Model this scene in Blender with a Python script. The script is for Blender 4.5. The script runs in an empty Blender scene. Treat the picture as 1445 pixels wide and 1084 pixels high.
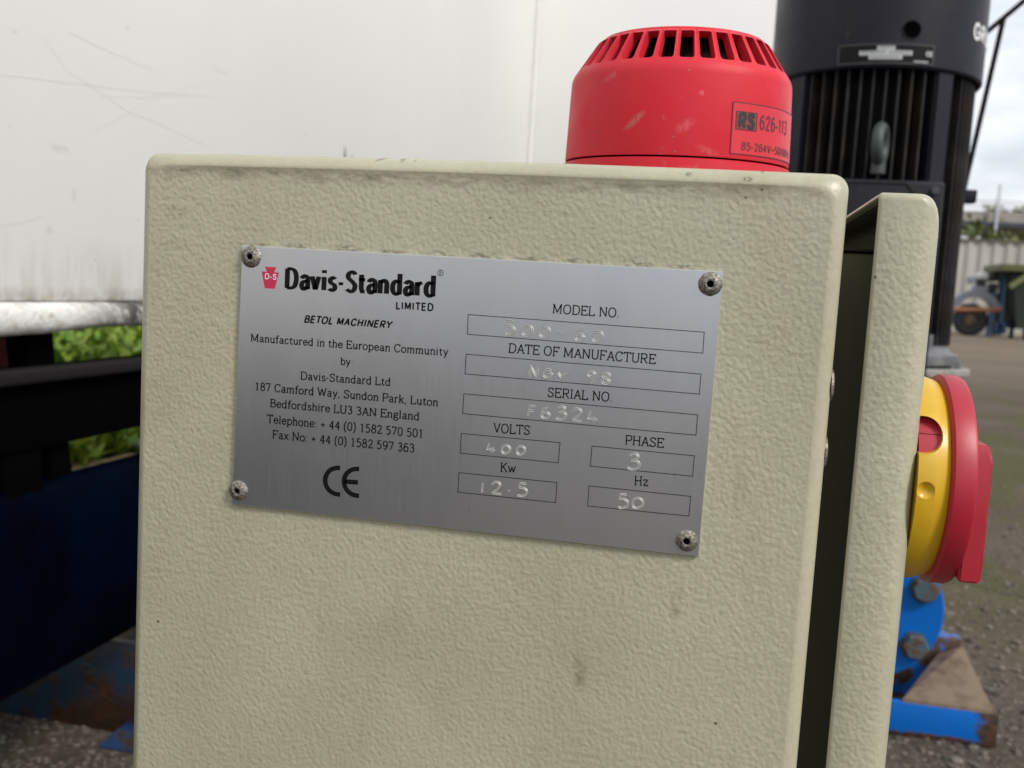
import bpy, bmesh, math, random
from mathutils import Vector, Matrix, noise

# ------------------------------------------------------------------ camera
S = bpy.context.scene
COL = S.collection
PI = math.pi
TOP = .7464                                   # height of the cabinet's top face
FP, YAW, PIT, ROL = 1367.79, .2045, .0977, .0582
CP = Vector((.2287, -.3551, .7000))
FW = Vector((-math.sin(YAW)*math.cos(PIT), math.cos(YAW)*math.cos(PIT), -math.sin(PIT)))
RT = FW.cross(Vector((0, 0, 1))).normalized()
UP = RT.cross(FW)
RT, UP = RT*math.cos(ROL)+UP*math.sin(ROL), UP*math.cos(ROL)-RT*math.sin(ROL)
cam = bpy.data.cameras.new('camera')
co = bpy.data.objects.new('camera', cam); COL.objects.link(co)
co.matrix_world = Matrix(((RT.x, UP.x, -FW.x, CP.x), (RT.y, UP.y, -FW.y, CP.y), (RT.z, UP.z, -FW.z, CP.z), (0, 0, 0, 1)))
cam.sensor_width = 36; cam.lens = 36*FP/1445
cam.clip_start = .01; cam.clip_end = 3000
cam.dof.use_dof = True; cam.dof.focus_distance = .375; cam.dof.aperture_fstop = 17
S.camera = co

# ------------------------------------------------------------------ sky, sun, exposure
SUN_EL, SUN_AZ = 42, 122                      # degrees; azimuth clockwise from +Y
w = bpy.data.worlds.new('World'); S.world = w; w.use_nodes = True
nt = w.node_tree; nd = nt.nodes; lk = nt.links
bg = nd['Background']; bg.inputs[1].default_value = .10
sky = nd.new('ShaderNodeTexSky'); sky.sky_type = 'NISHITA'; sky.sun_disc = False
sky.sun_elevation = math.radians(SUN_EL); sky.sun_rotation = math.radians(SUN_AZ); sky.dust_density = 2.5
tc = nd.new('ShaderNodeTexCoord'); mp = nd.new('ShaderNodeMapping'); mp.inputs['Scale'].default_value = (1, 1, 2.6)
nz = nd.new('ShaderNodeTexNoise'); nz.inputs['Scale'].default_value = 3.2; nz.inputs['Detail'].default_value = 7; nz.inputs['Roughness'].default_value = .58
rp = nd.new('ShaderNodeValToRGB'); rp.color_ramp.elements[0].position = .33; rp.color_ramp.elements[1].position = .56
rp.color_ramp.elements[0].color = (.5, .5, .5, 1)
n2 = nd.new('ShaderNodeTexNoise'); n2.inputs['Scale'].default_value = 1.7; n2.inputs['Detail'].default_value = 4
r2 = nd.new('ShaderNodeValToRGB'); r2.color_ramp.elements[0].color = (5.6, 6.0, 6.7, 1); r2.color_ramp.elements[1].color = (8.6, 8.75, 8.9, 1)
r2.color_ramp.elements[0].position = .35; r2.color_ramp.elements[1].position = .6
mx = nd.new('ShaderNodeMix'); mx.data_type = 'RGBA'
lk.new(tc.outputs['Generated'], mp.inputs[0]); lk.new(mp.outputs[0], nz.inputs[0]); lk.new(mp.outputs[0], n2.inputs[0])
lk.new(nz.outputs[0], rp.inputs[0]); lk.new(n2.outputs[0], r2.inputs[0])
lk.new(rp.outputs[0], mx.inputs[0]); lk.new(sky.outputs[0], mx.inputs[6]); lk.new(r2.outputs[0], mx.inputs[7])
lk.new(mx.outputs[2], bg.inputs[0])
sl = bpy.data.lights.new('sun', 'SUN'); sl.energy = 2.0; sl.angle = math.radians(14); sl.color = (1, .97, .92)
so = bpy.data.objects.new('sun', sl); COL.objects.link(so)
sd = Vector((math.sin(math.radians(SUN_AZ))*math.cos(math.radians(SUN_EL)), math.cos(math.radians(SUN_AZ))*math.cos(math.radians(SUN_EL)), math.sin(math.radians(SUN_EL))))
so.rotation_euler = sd.to_track_quat('Z', 'Y').to_euler()
S.view_settings.view_transform = 'Standard'; S.view_settings.look = 'None'
S.view_settings.gamma = 1; S.view_settings.use_curve_mapping = False
S.view_settings.exposure = .42
S.render.engine = 'CYCLES'

# ------------------------------------------------------------------ measuring helpers (a pixel of the photograph's ray met with a plane of the place)
def ray(u, v): return FW+RT*((u-722.5)/FP)-UP*((v-542)/FP)
def atY(u, v, Y):
    r = ray(u, v); return CP+r*((Y-CP.y)/r.y)
def atX(u, v, X):
    r = ray(u, v); return CP+r*((X-CP.x)/r.x)
def atZ(u, v, Z=0):
    r = ray(u, v); return CP+r*((Z-CP.z)/r.z)

# ------------------------------------------------------------------ object helpers
def empty(name, loc, label, cat, group=None):
    o = bpy.data.objects.new(name, None); COL.objects.link(o); o.location = loc
    o.empty_display_size = .05
    o['label'] = label; o['category'] = cat
    if group: o['group'] = group
    return o
def world_of(p):
    v = Vector((0, 0, 0))
    while p: v += p.location; p = p.parent
    return v
def link(name, me, mat, parent=None, origin=None):
    """me is in world coordinates; the object is put at its parent's origin unless told otherwise"""
    o = bpy.data.objects.new(name, me); COL.objects.link(o)
    if mat is not None:
        for m in (mat if isinstance(mat, (list, tuple)) else [mat]): me.materials.append(m)
    if parent is not None: o.parent = parent
    base = world_of(parent) if parent else Vector((0, 0, 0))
    og = Vector(origin) if origin is not None else base
    if og.length: me.transform(Matrix.Translation(-og))
    o.location = og-base
    return o
def tag(o, label=None, cat=None, group=None, kind=None):
    if label: o['label'] = label
    if cat: o['category'] = cat
    if group: o['group'] = group
    if kind: o['kind'] = kind
    return o
def done(bm, smooth=True, ang=35, recalc=True):
    if recalc: bmesh.ops.recalc_face_normals(bm, faces=bm.faces)
    me = bpy.data.meshes.new('m'); bm.to_mesh(me); bm.free()
    if smooth:
        for p in me.polygons: p.use_smooth = True
        try: me.set_sharp_from_angle(angle=math.radians(ang))
        except Exception: pass
    return me
def box(bm, x0, x1, y0, y1, z0, z1, bev=0, seg=2):
    r = bmesh.ops.create_cube(bm, size=1)
    vs = r['verts']
    for v in vs: v.co = Vector(((x0+x1)/2+v.co.x*(x1-x0), (y0+y1)/2+v.co.y*(y1-y0), (z0+z1)/2+v.co.z*(z1-z0)))
    if bev:
        es = {e for v in vs for e in v.link_edges}
        bmesh.ops.bevel(bm, geom=list(es), offset=bev, segments=seg, affect='EDGES', profile=.5)
def bar(bm, a, b, w, h=None, upv=Vector((0, 0, 1)), bev=0):
    a, b = Vector(a), Vector(b); h = h or w
    d = (b-a).normalized()
    if abs(d.dot(upv)) > .98: upv = Vector((0, 1, 0))
    x = d.cross(upv).normalized(); y = x.cross(d)
    r = bmesh.ops.create_cube(bm, size=1)
    for v in r['verts']:
        c = v.co.copy(); v.co = a+(b-a)*(c.z+.5)+x*c.x*w+y*c.y*h
    if bev: bmesh.ops.bevel(bm, geom=list({e for v in r['verts'] for e in v.link_edges}), offset=bev, segments=2, affect='EDGES', profile=.5)
def tube(bm, pts, r, n=12, caps=True, rs=None):
    pts = [Vector(p) for p in pts]; rings = []
    for i, p in enumerate(pts):
        d = (pts[min(i+1, len(pts)-1)]-pts[max(i-1, 0)]).normalized()
        u = d.cross(Vector((0, 0, 1)))
        if u.length < .05: u = d.cross(Vector((0, 1, 0)))
        u.normalize(); q = u.cross(d); rr = rs[i] if rs else r
        rings.append([bm.verts.new(p+u*math.cos(k*2*PI/n)*rr+q*math.sin(k*2*PI/n)*rr) for k in range(n)])
    for a, b in zip(rings, rings[1:]):
        for k in range(n): bm.faces.new((a[k], a[(k+1) % n], b[(k+1) % n], b[k]))
    if caps: bm.faces.new(rings[0]); bm.faces.new(rings[-1][::-1])
def lathe(bm, prof, c, axis='Z', n=64, a0=0, a1=2*PI, close=False):
    """prof: list of (r, h) along the axis from c"""
    full = abs(a1-a0-2*PI) < 1e-6; m = n if full else n+1
    c = Vector(c); rows = []
    for (r, h) in prof:
        row = []
        if r < 1e-7:
            p = {'Z': (0, 0, h), 'X': (h, 0, 0), 'Y': (0, h, 0)}[axis]; row = [bm.verts.new(c+Vector(p))]*m
        else:
            for k in range(m):
                a = a0+(a1-a0)*k/n; x, y = r*math.cos(a), r*math.sin(a)
                p = {'Z': (x, y, h), 'X': (h, x, y), 'Y': (x, h, y)}[axis]
                row.append(bm.verts.new(c+Vector(p)))
        rows.append(row)
    for A, B in zip(rows, rows[1:]):
        for k in range(n):
            j = (k+1) % m
            vs = []
            for v in (A[k], A[j], B[j], B[k]):
                if v not in vs: vs.append(v)
            if len(vs) > 2: bm.faces.new(vs)
    return rows
def rrect(x0, x1, z0, z1, r, n=6):
    pts = []
    for cx, cz, a in ((x1-r, z1-r, 0), (x0+r, z1-r, 90), (x0+r, z0+r, 180), (x1-r, z0+r, 270)):
        for k in range(n+1):
            t = math.radians(a+90*k/n); pts.append((cx+r*math.cos(t), cz+r*math.sin(t)))
    return pts
def loft(bm, loops, cap0=False, cap1=False):
    rows = [[bm.verts.new(p) for p in L] for L in loops]
    for A, B in zip(rows, rows[1:]):
        for k in range(len(A)):
            j = (k+1) % len(A); bm.faces.new((A[k], A[j], B[j], B[k]))
    if cap0: bm.faces.new(rows[0])
    if cap1: bm.faces.new(rows[-1])
    return rows

# ------------------------------------------------------------------ material helpers
def mat(name, col, rough=.5, metal=0, spec=.5, coat=0):
    m = bpy.data.materials.new(name); m.use_nodes = True
    b = m.node_tree.nodes['Principled BSDF']
    b.inputs['Base Color'].default_value = (*col, 1); b.inputs['Roughness'].default_value = rough
    b.inputs['Metallic'].default_value = metal; b.inputs['Specular IOR Level'].default_value = spec
    b.inputs['Coat Weight'].default_value = coat
    return m
class N:
    """small node-graph writer for one material"""
    def __init__(s, m): s.m = m; s.t = m.node_tree; s.b = s.t.nodes['Principled BSDF']; s.c = s.t.nodes.new('ShaderNodeTexCoord').outputs['Object']
    def map(s, sc, loc=(0, 0, 0)):
        n = s.t.nodes.new('ShaderNodeMapping'); n.inputs['Scale'].default_value = sc if isinstance(sc, tuple) else (sc,)*3
        n.inputs['Location'].default_value = loc; s.t.links.new(s.c, n.inputs[0]); return n.outputs[0]
    def noise(s, sc, det=3, rough=.5, vec=None, dist=0, loc=(0, 0, 0)):
        n = s.t.nodes.new('ShaderNodeTexNoise'); n.inputs['Scale'].default_value = 1
        n.inputs['Detail'].default_value = det; n.inputs['Roughness'].default_value = rough; n.inputs['Distortion'].default_value = dist
        s.t.links.new(s.map(sc, loc), n.inputs[0]); return n.outputs[0]
    def voro(s, sc, feat='F1', rnd=1):
        n = s.t.nodes.new('ShaderNodeTexVoronoi'); n.feature = feat; n.inputs['Scale'].default_value = 1
        n.inputs['Randomness'].default_value = rnd
        s.t.links.new(s.map(sc), n.inputs[0]); return n.outputs['Distance']
    def ramp(s, f, a, b, c0=(0, 0, 0), c1=(1, 1, 1)):
        n = s.t.nodes.new('ShaderNodeValToRGB'); e = n.color_ramp.elements
        e[0].position, e[1].position = a, b; e[0].color = (*c0, 1); e[1].color = (*c1, 1)
        s.t.links.new(f, n.inputs[0]); return n.outputs[0]
    def mix(s, f, a, b):
        n = s.t.nodes.new('ShaderNodeMix'); n.data_type = 'RGBA'
        for v, i in ((f, 0), (a, 6), (b, 7)):
            if isinstance(v, (int, float)): n.inputs[i].default_value = v
            elif isinstance(v, tuple): n.inputs[i].default_value = (*v, 1)
            else: s.t.links.new(v, n.inputs[i])
        return n.outputs[2]
    def math(s, op, a, b=0):
        n = s.t.nodes.new('ShaderNodeMath'); n.operation = op
        for v, i in ((a, 0), (b, 1)):
            if isinstance(v, (int, float)): n.inputs[i].default_value = v
            else: s.t.links.new(v, n.inputs[i])
        return n.outputs[0]
    def sep(s):
        n = s.t.nodes.new('ShaderNodeSeparateXYZ'); s.t.links.new(s.c, n.inputs[0]); return n.outputs
    def rng(s, v, a, b, c=0, d=1):
        n = s.t.nodes.new('ShaderNodeMapRange'); s.t.links.new(v, n.inputs[0])
        for i, x in enumerate((a, b, c, d)): n.inputs[i+1].default_value = x
        return n.outputs[0]
    def bump(s, h, dist, strength=1, prev=None):
        n = s.t.nodes.new('ShaderNodeBump'); n.inputs['Strength'].default_value = strength; n.inputs['Distance'].default_value = dist
        s.t.links.new(h, n.inputs['Height'])
        if prev is not None: s.t.links.new(prev, n.inputs['Normal'])
        s.t.links.new(n.outputs[0], s.b.inputs['Normal']); return n.outputs[0]
    def spot(s, c, rad, rot=0):
        """soft ellipsoidal patch round a point of the thing (wear with a place of its own)"""
        n = s.t.nodes.new('ShaderNodeMapping'); n.vector_type = 'TEXTURE'; n.inputs['Location'].default_value = c
        n.inputs['Rotation'].default_value = (0, rot, 0); n.inputs['Scale'].default_value = rad; s.t.links.new(s.c, n.inputs[0])
        q = s.t.nodes.new('ShaderNodeTexGradient'); q.gradient_type = 'SPHERICAL'; s.t.links.new(n.outputs[0], q.inputs[0]); return q.outputs['Fac']
    def col(s, v): s.t.links.new(v, s.b.inputs['Base Color'])
    def rough(s, v): s.t.links.new(v, s.b.inputs['Roughness'])

# cream textured cabinet paint (object origin: cabinet's top front left corner)
def cream(name, crease=False):
    m = mat(name, (.3, .29, .22), .38, spec=.5); g = N(m)
    a = g.noise(14, 3, .5); c = g.mix(g.ramp(a, .35, .65), (.378, .362, .258), (.428, .411, .300))
    c = g.mix(g.math('MULTIPLY', g.ramp(g.noise(330, 2, .6), .42, .68), .14), c, (.20, .19, .125))
    st = g.math('MULTIPLY', g.ramp(g.noise((22, 22, 11), 4, .6, loc=(3.1, 0, 1.7)), .585, .75), .20)
    c = g.mix(st, c, (.235, .185, .085))
    sp = g.ramp(g.voro(95), .045, .075, (1, 1, 1), (0, 0, 0))
    sp = g.math('MULTIPLY', sp, g.ramp(g.noise(37, 2, .5), .57, .62)); c = g.mix(g.math('MULTIPLY', sp, .8), c, (.06, .045, .03))
    if crease:
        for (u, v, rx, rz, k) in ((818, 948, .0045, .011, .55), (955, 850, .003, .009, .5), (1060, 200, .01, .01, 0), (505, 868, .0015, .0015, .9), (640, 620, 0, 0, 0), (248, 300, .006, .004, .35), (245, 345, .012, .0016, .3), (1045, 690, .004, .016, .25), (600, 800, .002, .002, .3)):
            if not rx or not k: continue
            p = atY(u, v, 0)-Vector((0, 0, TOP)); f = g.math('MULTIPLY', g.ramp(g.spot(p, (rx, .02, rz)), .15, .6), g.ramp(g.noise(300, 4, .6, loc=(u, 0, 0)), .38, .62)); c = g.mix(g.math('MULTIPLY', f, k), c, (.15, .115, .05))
        c = g.mix(g.math('MULTIPLY', g.ramp(g.noise((60, 60, 7), 4, .65, loc=(8, 0, 2)), .60, .74), .12), c, (.20, .17, .08))
        c = g.mix(g.math('MULTIPLY', g.ramp(g.noise((9, 9, 9), 5, .7, loc=(2, 0, 9)), .54, .70), .08), c, (.22, .20, .13))
        p0_, p1_ = atY(341, 347, 0), atY(1020, 383, 0)
        for k in range(10):                      # grime caught along the top edge of the nameplate
            q = p0_.lerp(p1_, (k+.3)/10)-Vector((0, 0, TOP-.0008)); f = g.math('MULTIPLY', g.ramp(g.spot(q, (.010, .02, .0013+.0006*(k % 3))), .1, .6), g.ramp(g.noise((260, 260, 700), 4, .7, loc=(k, 0, 0)), .46, .6)); c = g.mix(g.math('MULTIPLY', f, .65), c, (.07, .055, .03))
        for (u, v, rx, rz, ro) in ((536, 223, .0024, .0005, -.35), (565, 224, .0010, .0012, .3), (583, 225, .0003, .0012, .2), (1077, 240, .0006, .001, 0), (972, 246, .0012, .0009, 0), (1055, 253, .0016, .0010, 0), (1075, 268, .0006, .0006, 0), (1052, 279, .0005, .0005, 0), (1035, 338, .0003, .0004, 0)):
            p = atY(u, v, .001)-Vector((0, 0, TOP)); c = g.mix(g.math('MULTIPLY', g.math('MULTIPLY', g.ramp(g.spot(p, (rx*1.5, .02, rz*1.5), ro), .1, .6), g.ramp(g.noise(1300, 3, .7, loc=(u, 0, 0)), .36, .58)), .8), c, (.055, .038, .02))
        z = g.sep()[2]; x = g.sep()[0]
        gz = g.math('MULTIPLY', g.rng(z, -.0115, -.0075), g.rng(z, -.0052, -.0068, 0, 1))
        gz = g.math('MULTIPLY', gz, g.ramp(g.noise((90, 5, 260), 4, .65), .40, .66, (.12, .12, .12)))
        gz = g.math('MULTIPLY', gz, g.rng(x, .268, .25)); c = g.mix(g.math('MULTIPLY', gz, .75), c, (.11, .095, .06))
    g.col(c); g.rough(g.ramp(g.noise(60, 2), .3, .7, (.31, .31, .31), (.42, .42, .42)))
    h = g.math('ADD', g.noise((600, 600, 550), .5, .4, dist=.1), g.math('MULTIPLY', g.noise(1000, 0, .4), .2))
    h = g.math('ADD', h, g.math('MULTIPLY', g.noise(170, 1), .6))
    e = g.sep()
    if crease: mk = g.math('MINIMUM', g.math('MINIMUM', g.rng(e[2], -.003, -.011), g.rng(e[0], .268, .260)), g.rng(e[0], -.003, .006))
    else: mk = g.math('MINIMUM', g.rng(e[2], -.008, -.016), g.math('MINIMUM', g.rng(e[0], .2814, .2840), g.rng(e[0], .3034, .2970)))
    h = g.math('MULTIPLY', g.math('SUBTRACT', h, 1.0), g.math('ADD', g.math('MULTIPLY', mk, .78), .22))
    g.bump(h, .00036, .9)
    return m
M_cream = cream('cream textured paint', True); M_door = cream('cream door paint')
M_alu = mat('brushed aluminium', (.60, .605, .62), .28, .95); g = N(M_alu)
g.col(g.mix(g.ramp(g.noise((30, 30, 9), 4, .6), .3, .75), (.67, .69, .72), (.60, .62, .66)))
g.rough(g.ramp(g.noise((900, 10, 60), 2, .6), .2, .8, (.27, .27, .27), (.32, .32, .32)))

M_ink = mat('black print', (.006, .006, .007), .5, spec=.15)
M_redink = mat('red print', (.50, .02, .07), .45)
M_whiteink = mat('white print', (.75, .75, .75), .5)
M_groove = mat('stamped metal', (.44, .44, .43), .5, .5)
M_rivet = mat('tarnished rivet metal', (.22, .20, .17), .55, .75); g = N(M_rivet)
g.col(g.mix(g.ramp(g.noise(900, 4, .65), .38, .66), (.10, .085, .065), (.42, .40, .35))); g.bump(g.noise(1500, 3), .0003, .8)
M_hole = mat('dark hole', (.002, .002, .002), .9, spec=0)
M_red = mat('red plastic', (.62, .018, .035), .45, spec=.3); g = N(M_red)
c = g.mix(g.ramp(g.noise((20, 20, 30), 4, .6), .35, .7), (.60, .013, .028), (.56, .026, .044))
c = g.mix(g.math('MULTIPLY', g.ramp(g.noise((45, 45, 28), 4, .7, loc=(1, 2, 0)), .62, .72), .5), c, (.42, .20, .17))
c = g.mix(g.math('MULTIPLY', g.ramp(g.voro(120), .03, .06, (1, 1, 1), (0, 0, 0)), .4), c, (.35, .25, .22)); 
for (cx_, cz_, rx, rz, ro, k, cc_) in ((-.0156, .0325, .0065, .0022, -.75, .75, (.42, .17, .14)), (-.019, .029, .0030, .0016, -.3, .7, (.36, .15, .13)), (.006, .030, .006, .003, -.6, .45, (.72, .16, .20)), (-.034, .026, .004, .006, 0, .35, (.30, .05, .05)), (.012, .044, .0015, .0015, 0, .6, (.65, .25, .25)), (.016, .020, .007, .002, .3, .4, (.66, .17, .18)), (-.028, .052, .006, .002, -.5, .4, (.62, .20, .20))):
    yy = -math.sqrt(.0533**2-cx_**2); f = g.math('MULTIPLY', g.ramp(g.spot((cx_, yy, cz_), (rx, .02, rz), ro), .05, .6), g.ramp(g.noise(420, 4, .7, loc=(cx_*99, 0, 0)), .36, .58)); c = g.mix(g.math('MULTIPLY', f, k), c, cc_)
g.col(c)
g.bump(g.noise(900, 2), .00006, .6); g.rough(g.ramp(g.noise(50, 3), .3, .7, (.38, .38, .38), (.6, .6, .6)))
M_sred = mat('red handle plastic', (.42, .012, .03), .42); g = N(M_sred); g.col(g.mix(g.ramp(g.voro(260), .05, .09, (1, 1, 1), (0, 0, 0)), (.37, .011, .027), (.40, .04, .06)))
g.bump(g.noise(1800, 2), .00004, .6)
M_yel = mat('yellow plastic', (.84, .52, .03), .33); g = N(M_yel); g.col(g.mix(g.ramp(g.noise(60, 4, .6), .4, .75), (.60, .37, .012), (.53, .31, .014)))
g.bump(g.noise(1500, 2), .00004, .5)
M_inside = mat('dark sounder inside', (.012, .004, .005), .7, spec=.1)
M_black = mat('black metal', (.004, .004, .005), .6, spec=.15)
M_motor = mat('black motor paint', (.010, .010, .014), .45, spec=.22); g = N(M_motor)
c = g.mix(g.ramp(g.noise(11, 5, .6), .35, .75), (.008, .008, .016), (.014, .014, .021)); c = g.mix(g.math('MULTIPLY', g.ramp(g.noise(55, 5, .7), .62, .74), .5), c, (.07, .05, .035)); g.col(c)
g.rough(g.ramp(g.noise(18, 4), .3, .7, (.32, .32, .32), (.52, .52, .52))); g.bump(g.noise(260, 3), .0005, .3)
M_fin = mat('dusty fin edge', (.03, .027, .024), .6); g = N(M_fin); g.col(g.mix(g.ramp(g.noise((40, 40, 14), 4, .7), .4, .7), (.008, .007, .007), (.05, .04, .03)))
M_flange = mat('grey cast flange', (.12, .125, .14), .6); g = N(M_flange); g.col(g.mix(g.ramp(g.noise(30, 4, .6), .35, .7), (.08, .085, .10), (.22, .22, .22)))
M_eye = mat('galvanised eye bolt', (.055, .06, .062), .55, .2)
def worn(name, col, rust, lo=.52, hi=.62, sc=22, rough=.45):
    m = mat(name, col, rough); g = N(m)
    f = g.ramp(g.noise(sc, 6, .65), lo, hi)
    r = g.mix(g.ramp(g.noise(sc*3, 4, .6), .3, .7), rust, tuple(x*.35 for x in rust))
    g.col(g.mix(f, col, r)); g.bump(g.math('MULTIPLY', g.noise(sc*6, 4, .6), f), .002, .6)
    return m
M_blue = worn('blue enamel paint', (.001, .115, .46), (.07, .045, .028), .60, .68); M_blue.node_tree.nodes['Principled BSDF'].inputs['Specular IOR Level'].default_value = .22
M_bar = mat('blue enamel with rotten edge', (.001, .115, .46), .5, spec=.22); g = N(M_bar); xx = g.sep()
f = g.ramp(g.math('ADD', g.rng(xx[0], .215, .262, 0, .75), g.noise(38, 5, .7)), .72, .92)
f2 = g.ramp(g.math('ADD', g.rng(xx[2], .016, .004, 0, .6), g.noise(45, 5, .7)), .72, .85)
f3 = g.ramp(g.noise(26, 6, .7, loc=(2, 0, 5)), .63, .70)
f = g.math('MAXIMUM', g.math('MAXIMUM', f, f2), f3)
g.col(g.mix(f, (.001, .115, .46), g.mix(g.ramp(g.noise(90, 4, .6), .35, .7), (.030, .024, .018), (.09, .05, .03)))); g.bump(g.math('MULTIPLY', g.noise(200, 4, .6), f), .002, .6)
M_bluerust = worn('shade-darkened flaking paint over rust', (.006, .022, .045), (.045, .018, .008), .42, .52, 14)  # blue paint and rust, both darkened to stand for shade
M_shadeblue = worn('chassis blue darkened for shade', (.0003, .0026, .013), (.0004, .0005, .0008), .30, .60, 3, .45); M_shadeblue.node_tree.nodes['Principled BSDF'].inputs['Specular IOR Level'].default_value = .01  # blue darkened, the shade under the tank is in the colour
M_tan = worn('dusty bare foot plate', (.19, .14, .09), (.10, .042, .018), .44, .68, 22, .85)
M_bolt = worn('weathered bolt head', (.04, .10, .12), (.16, .07, .035), .44, .60, 60, .6)
M_bolt2 = worn('orange rusted bolt', (.28, .08, .025), (.12, .04, .02), .5, .6, 70, .8)
M_frame = mat('chassis black darkened for shade', (.0014, .0014, .0018), .85, spec=.01)  # black taken deeper to hold the shade below the tank
M_edge = mat('dull grey flange edge', (.012, .0105, .0105), .6, spec=.15)  # lighter grey than the web of the beam
# white tank enamel
TX_ = -.5
M_tank = mat('white tank enamel', (.80, .80, .80), .30, spec=.5); g = N(M_tank)
z = g.sep()[2]
c = g.mix(g.ramp(g.noise((.7, 1.3, 1.3), 4, .5), .35, .7), (.80, .79, .765), (.76, .75, .725))
dz = g.rng(z, .735, .66); drt = g.math('MULTIPLY', dz, g.ramp(g.noise((26, 26, 5), 5, .65), .40, .70)); c = g.mix(g.math('MULTIPLY', drt, .75), c, (.36, .33, .29))
dz2 = g.rng(z, .675, .655); c = g.mix(g.math('MULTIPLY', g.math('MULTIPLY', dz2, g.ramp(g.noise((40, 40, 40), 4, .6), .3, .6)), .8), c, (.28, .23, .18))
for sc_, lc in (((5, 7, 34), (0, 0, 0)), ((4, 4.5, 52), (2, 5, 1))):
    pass
sm = g.ramp(g.noise((9, 9, 13), 5, .7, loc=(4, 4, 2)), .68, .78); c = g.mix(g.math('MULTIPLY', sm, .30), c, (.45, .42, .38))
for (u, v, ry, rz, k) in ((85, 210, .022, .006, .5), (105, 275, .006, .010, .6), (70, 325, .012, .007, .35), (310, 100, .03, .006, .35), (20, 45, .006, .004, .6), (480, 75, .02, .05, .0), (180, 40, .004, .003, .6), (430, 190, .006, .004, .5)):
    if not k: continue
    p = atX(u, v, TX_)-Vector((TX_, 3.22, 0))
    if True: p = atX(u, v, TX_)
    f = g.math('MULTIPLY', g.ramp(g.spot(p, (.05, ry, rz)), .1, .7), g.ramp(g.noise(70, 4, .7, loc=(u, 0, 0)), .36, .6)); c = g.mix(g.math('MULTIPLY', f, k), c, (.46, .41, .36))
c = g.mix(g.math('MULTIPLY', g.ramp(g.voro(28), .02, .05, (1, 1, 1), (0, 0, 0)), g.ramp(g.noise(9, 2), .52, .6)), c, (.35, .3, .26)); g.col(c)
g.bump(g.noise((3, 3, 2), 2), .012, .5)
M_scratch = mat('scratched enamel line', (.70, .69, .67), .45)
M_lip = mat('chipped white rim enamel', (.72, .71, .69), .6, spec=.25); g = N(M_lip)
y = g.sep()[1]
blot = g.ramp(g.noise((34, 34, 34), 5, .7), .50, .62); far = g.rng(y, .62, .74, .0, 1)
c = g.mix(g.math('MULTIPLY', g.ramp(g.noise(60, 5, .7), .52, .66), .7), (.70, .69, .665), (.34, .27, .20))
c = g.mix(g.math('MULTIPLY', g.math('MULTIPLY', far, g.ramp(g.noise((50, 50, 50), 5, .75), .34, .50)), .96), c, (.035, .03, .025)); g.col(c)
g.bump(g.noise(70, 4, .6), .004, .7)
# ground
M_ground = mat('gravelly yard ground', (.1, .09, .08), .95, spec=.2); g = N(M_ground)
c = g.mix(g.ramp(g.noise(1.4, 6, .6), .35, .7), (.066, .048, .034), (.118, .096, .073))
c = g.mix(g.ramp(g.voro(70), .15, .62), g.mix(.5, c, (.15, .13, .108)), c)
c = g.mix(g.math('MULTIPLY', g.ramp(g.noise(130, 4, .7), .5, .7), .6), c, (.028, .023, .018))
c = g.mix(g.math('MULTIPLY', g.ramp(g.noise(40, 3, .7, loc=(3, 3, 3)), .60, .72), .5), c, (.20, .175, .145))
xx = g.sep()
mo = g.math('MULTIPLY', g.ramp(g.noise((1.9, .75, 1), 5, .62, loc=(7, 2, 0)), .46, .56), g.math('MULTIPLY', g.rng(xx[1], 1.6, 2.6), g.rng(xx[1], 11, 8)))
c = g.mix(g.math('MULTIPLY', mo, .75), c, g.mix(g.noise(25, 3), (.045, .055, .010), (.09, .08, .022)))
far = g.rng(xx[1], 9, 14); c = g.mix(g.math('MULTIPLY', far, .8), c, g.mix(g.ramp(g.noise((.1, .5, 1), 4), .4, .65), (.185, .145, .10), (.135, .108, .075))); g.col(c)
g.bump(g.math('ADD', g.noise(90, 4, .7), g.voro(55)), .006, .8)
M_sand = mat('pale sandy track', (.42, .34, .20), .95, spec=.1); g = N(M_sand); g.col(g.mix(g.ramp(g.noise(7, 5, .6), .3, .7), (.62, .50, .28), (.50, .39, .21)))
M_stone = mat('loose stone chips', (.2, .19, .17), .9); g = N(M_stone); g.col(g.mix(g.ramp(g.noise(45, 2), .35, .65), (.045, .038, .031), (.19, .165, .135)))
M_rubble = mat('rubble stone', (.3, .28, .25), .9); g = N(M_rubble); g.col(g.mix(g.ramp(g.noise(9, 3), .35, .65), (.17, .15, .13), (.36, .33, .29)))
def leafmat(name, a, b, sc=6):
    m = mat(name, a, .55, spec=.3); g = N(m); g.col(g.mix(g.ramp(g.noise(sc, 3), .35, .65), a, b)); return m
M_weed = leafmat('leaves brightened for sun', (.10, .21, .018), (.28, .37, .04), 4)  # greens raised to stand for sunlight missing behind the tank
M_ivy = leafmat('hedge leaves', (.05, .085, .018), (.17, .18, .045), .8)

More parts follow.
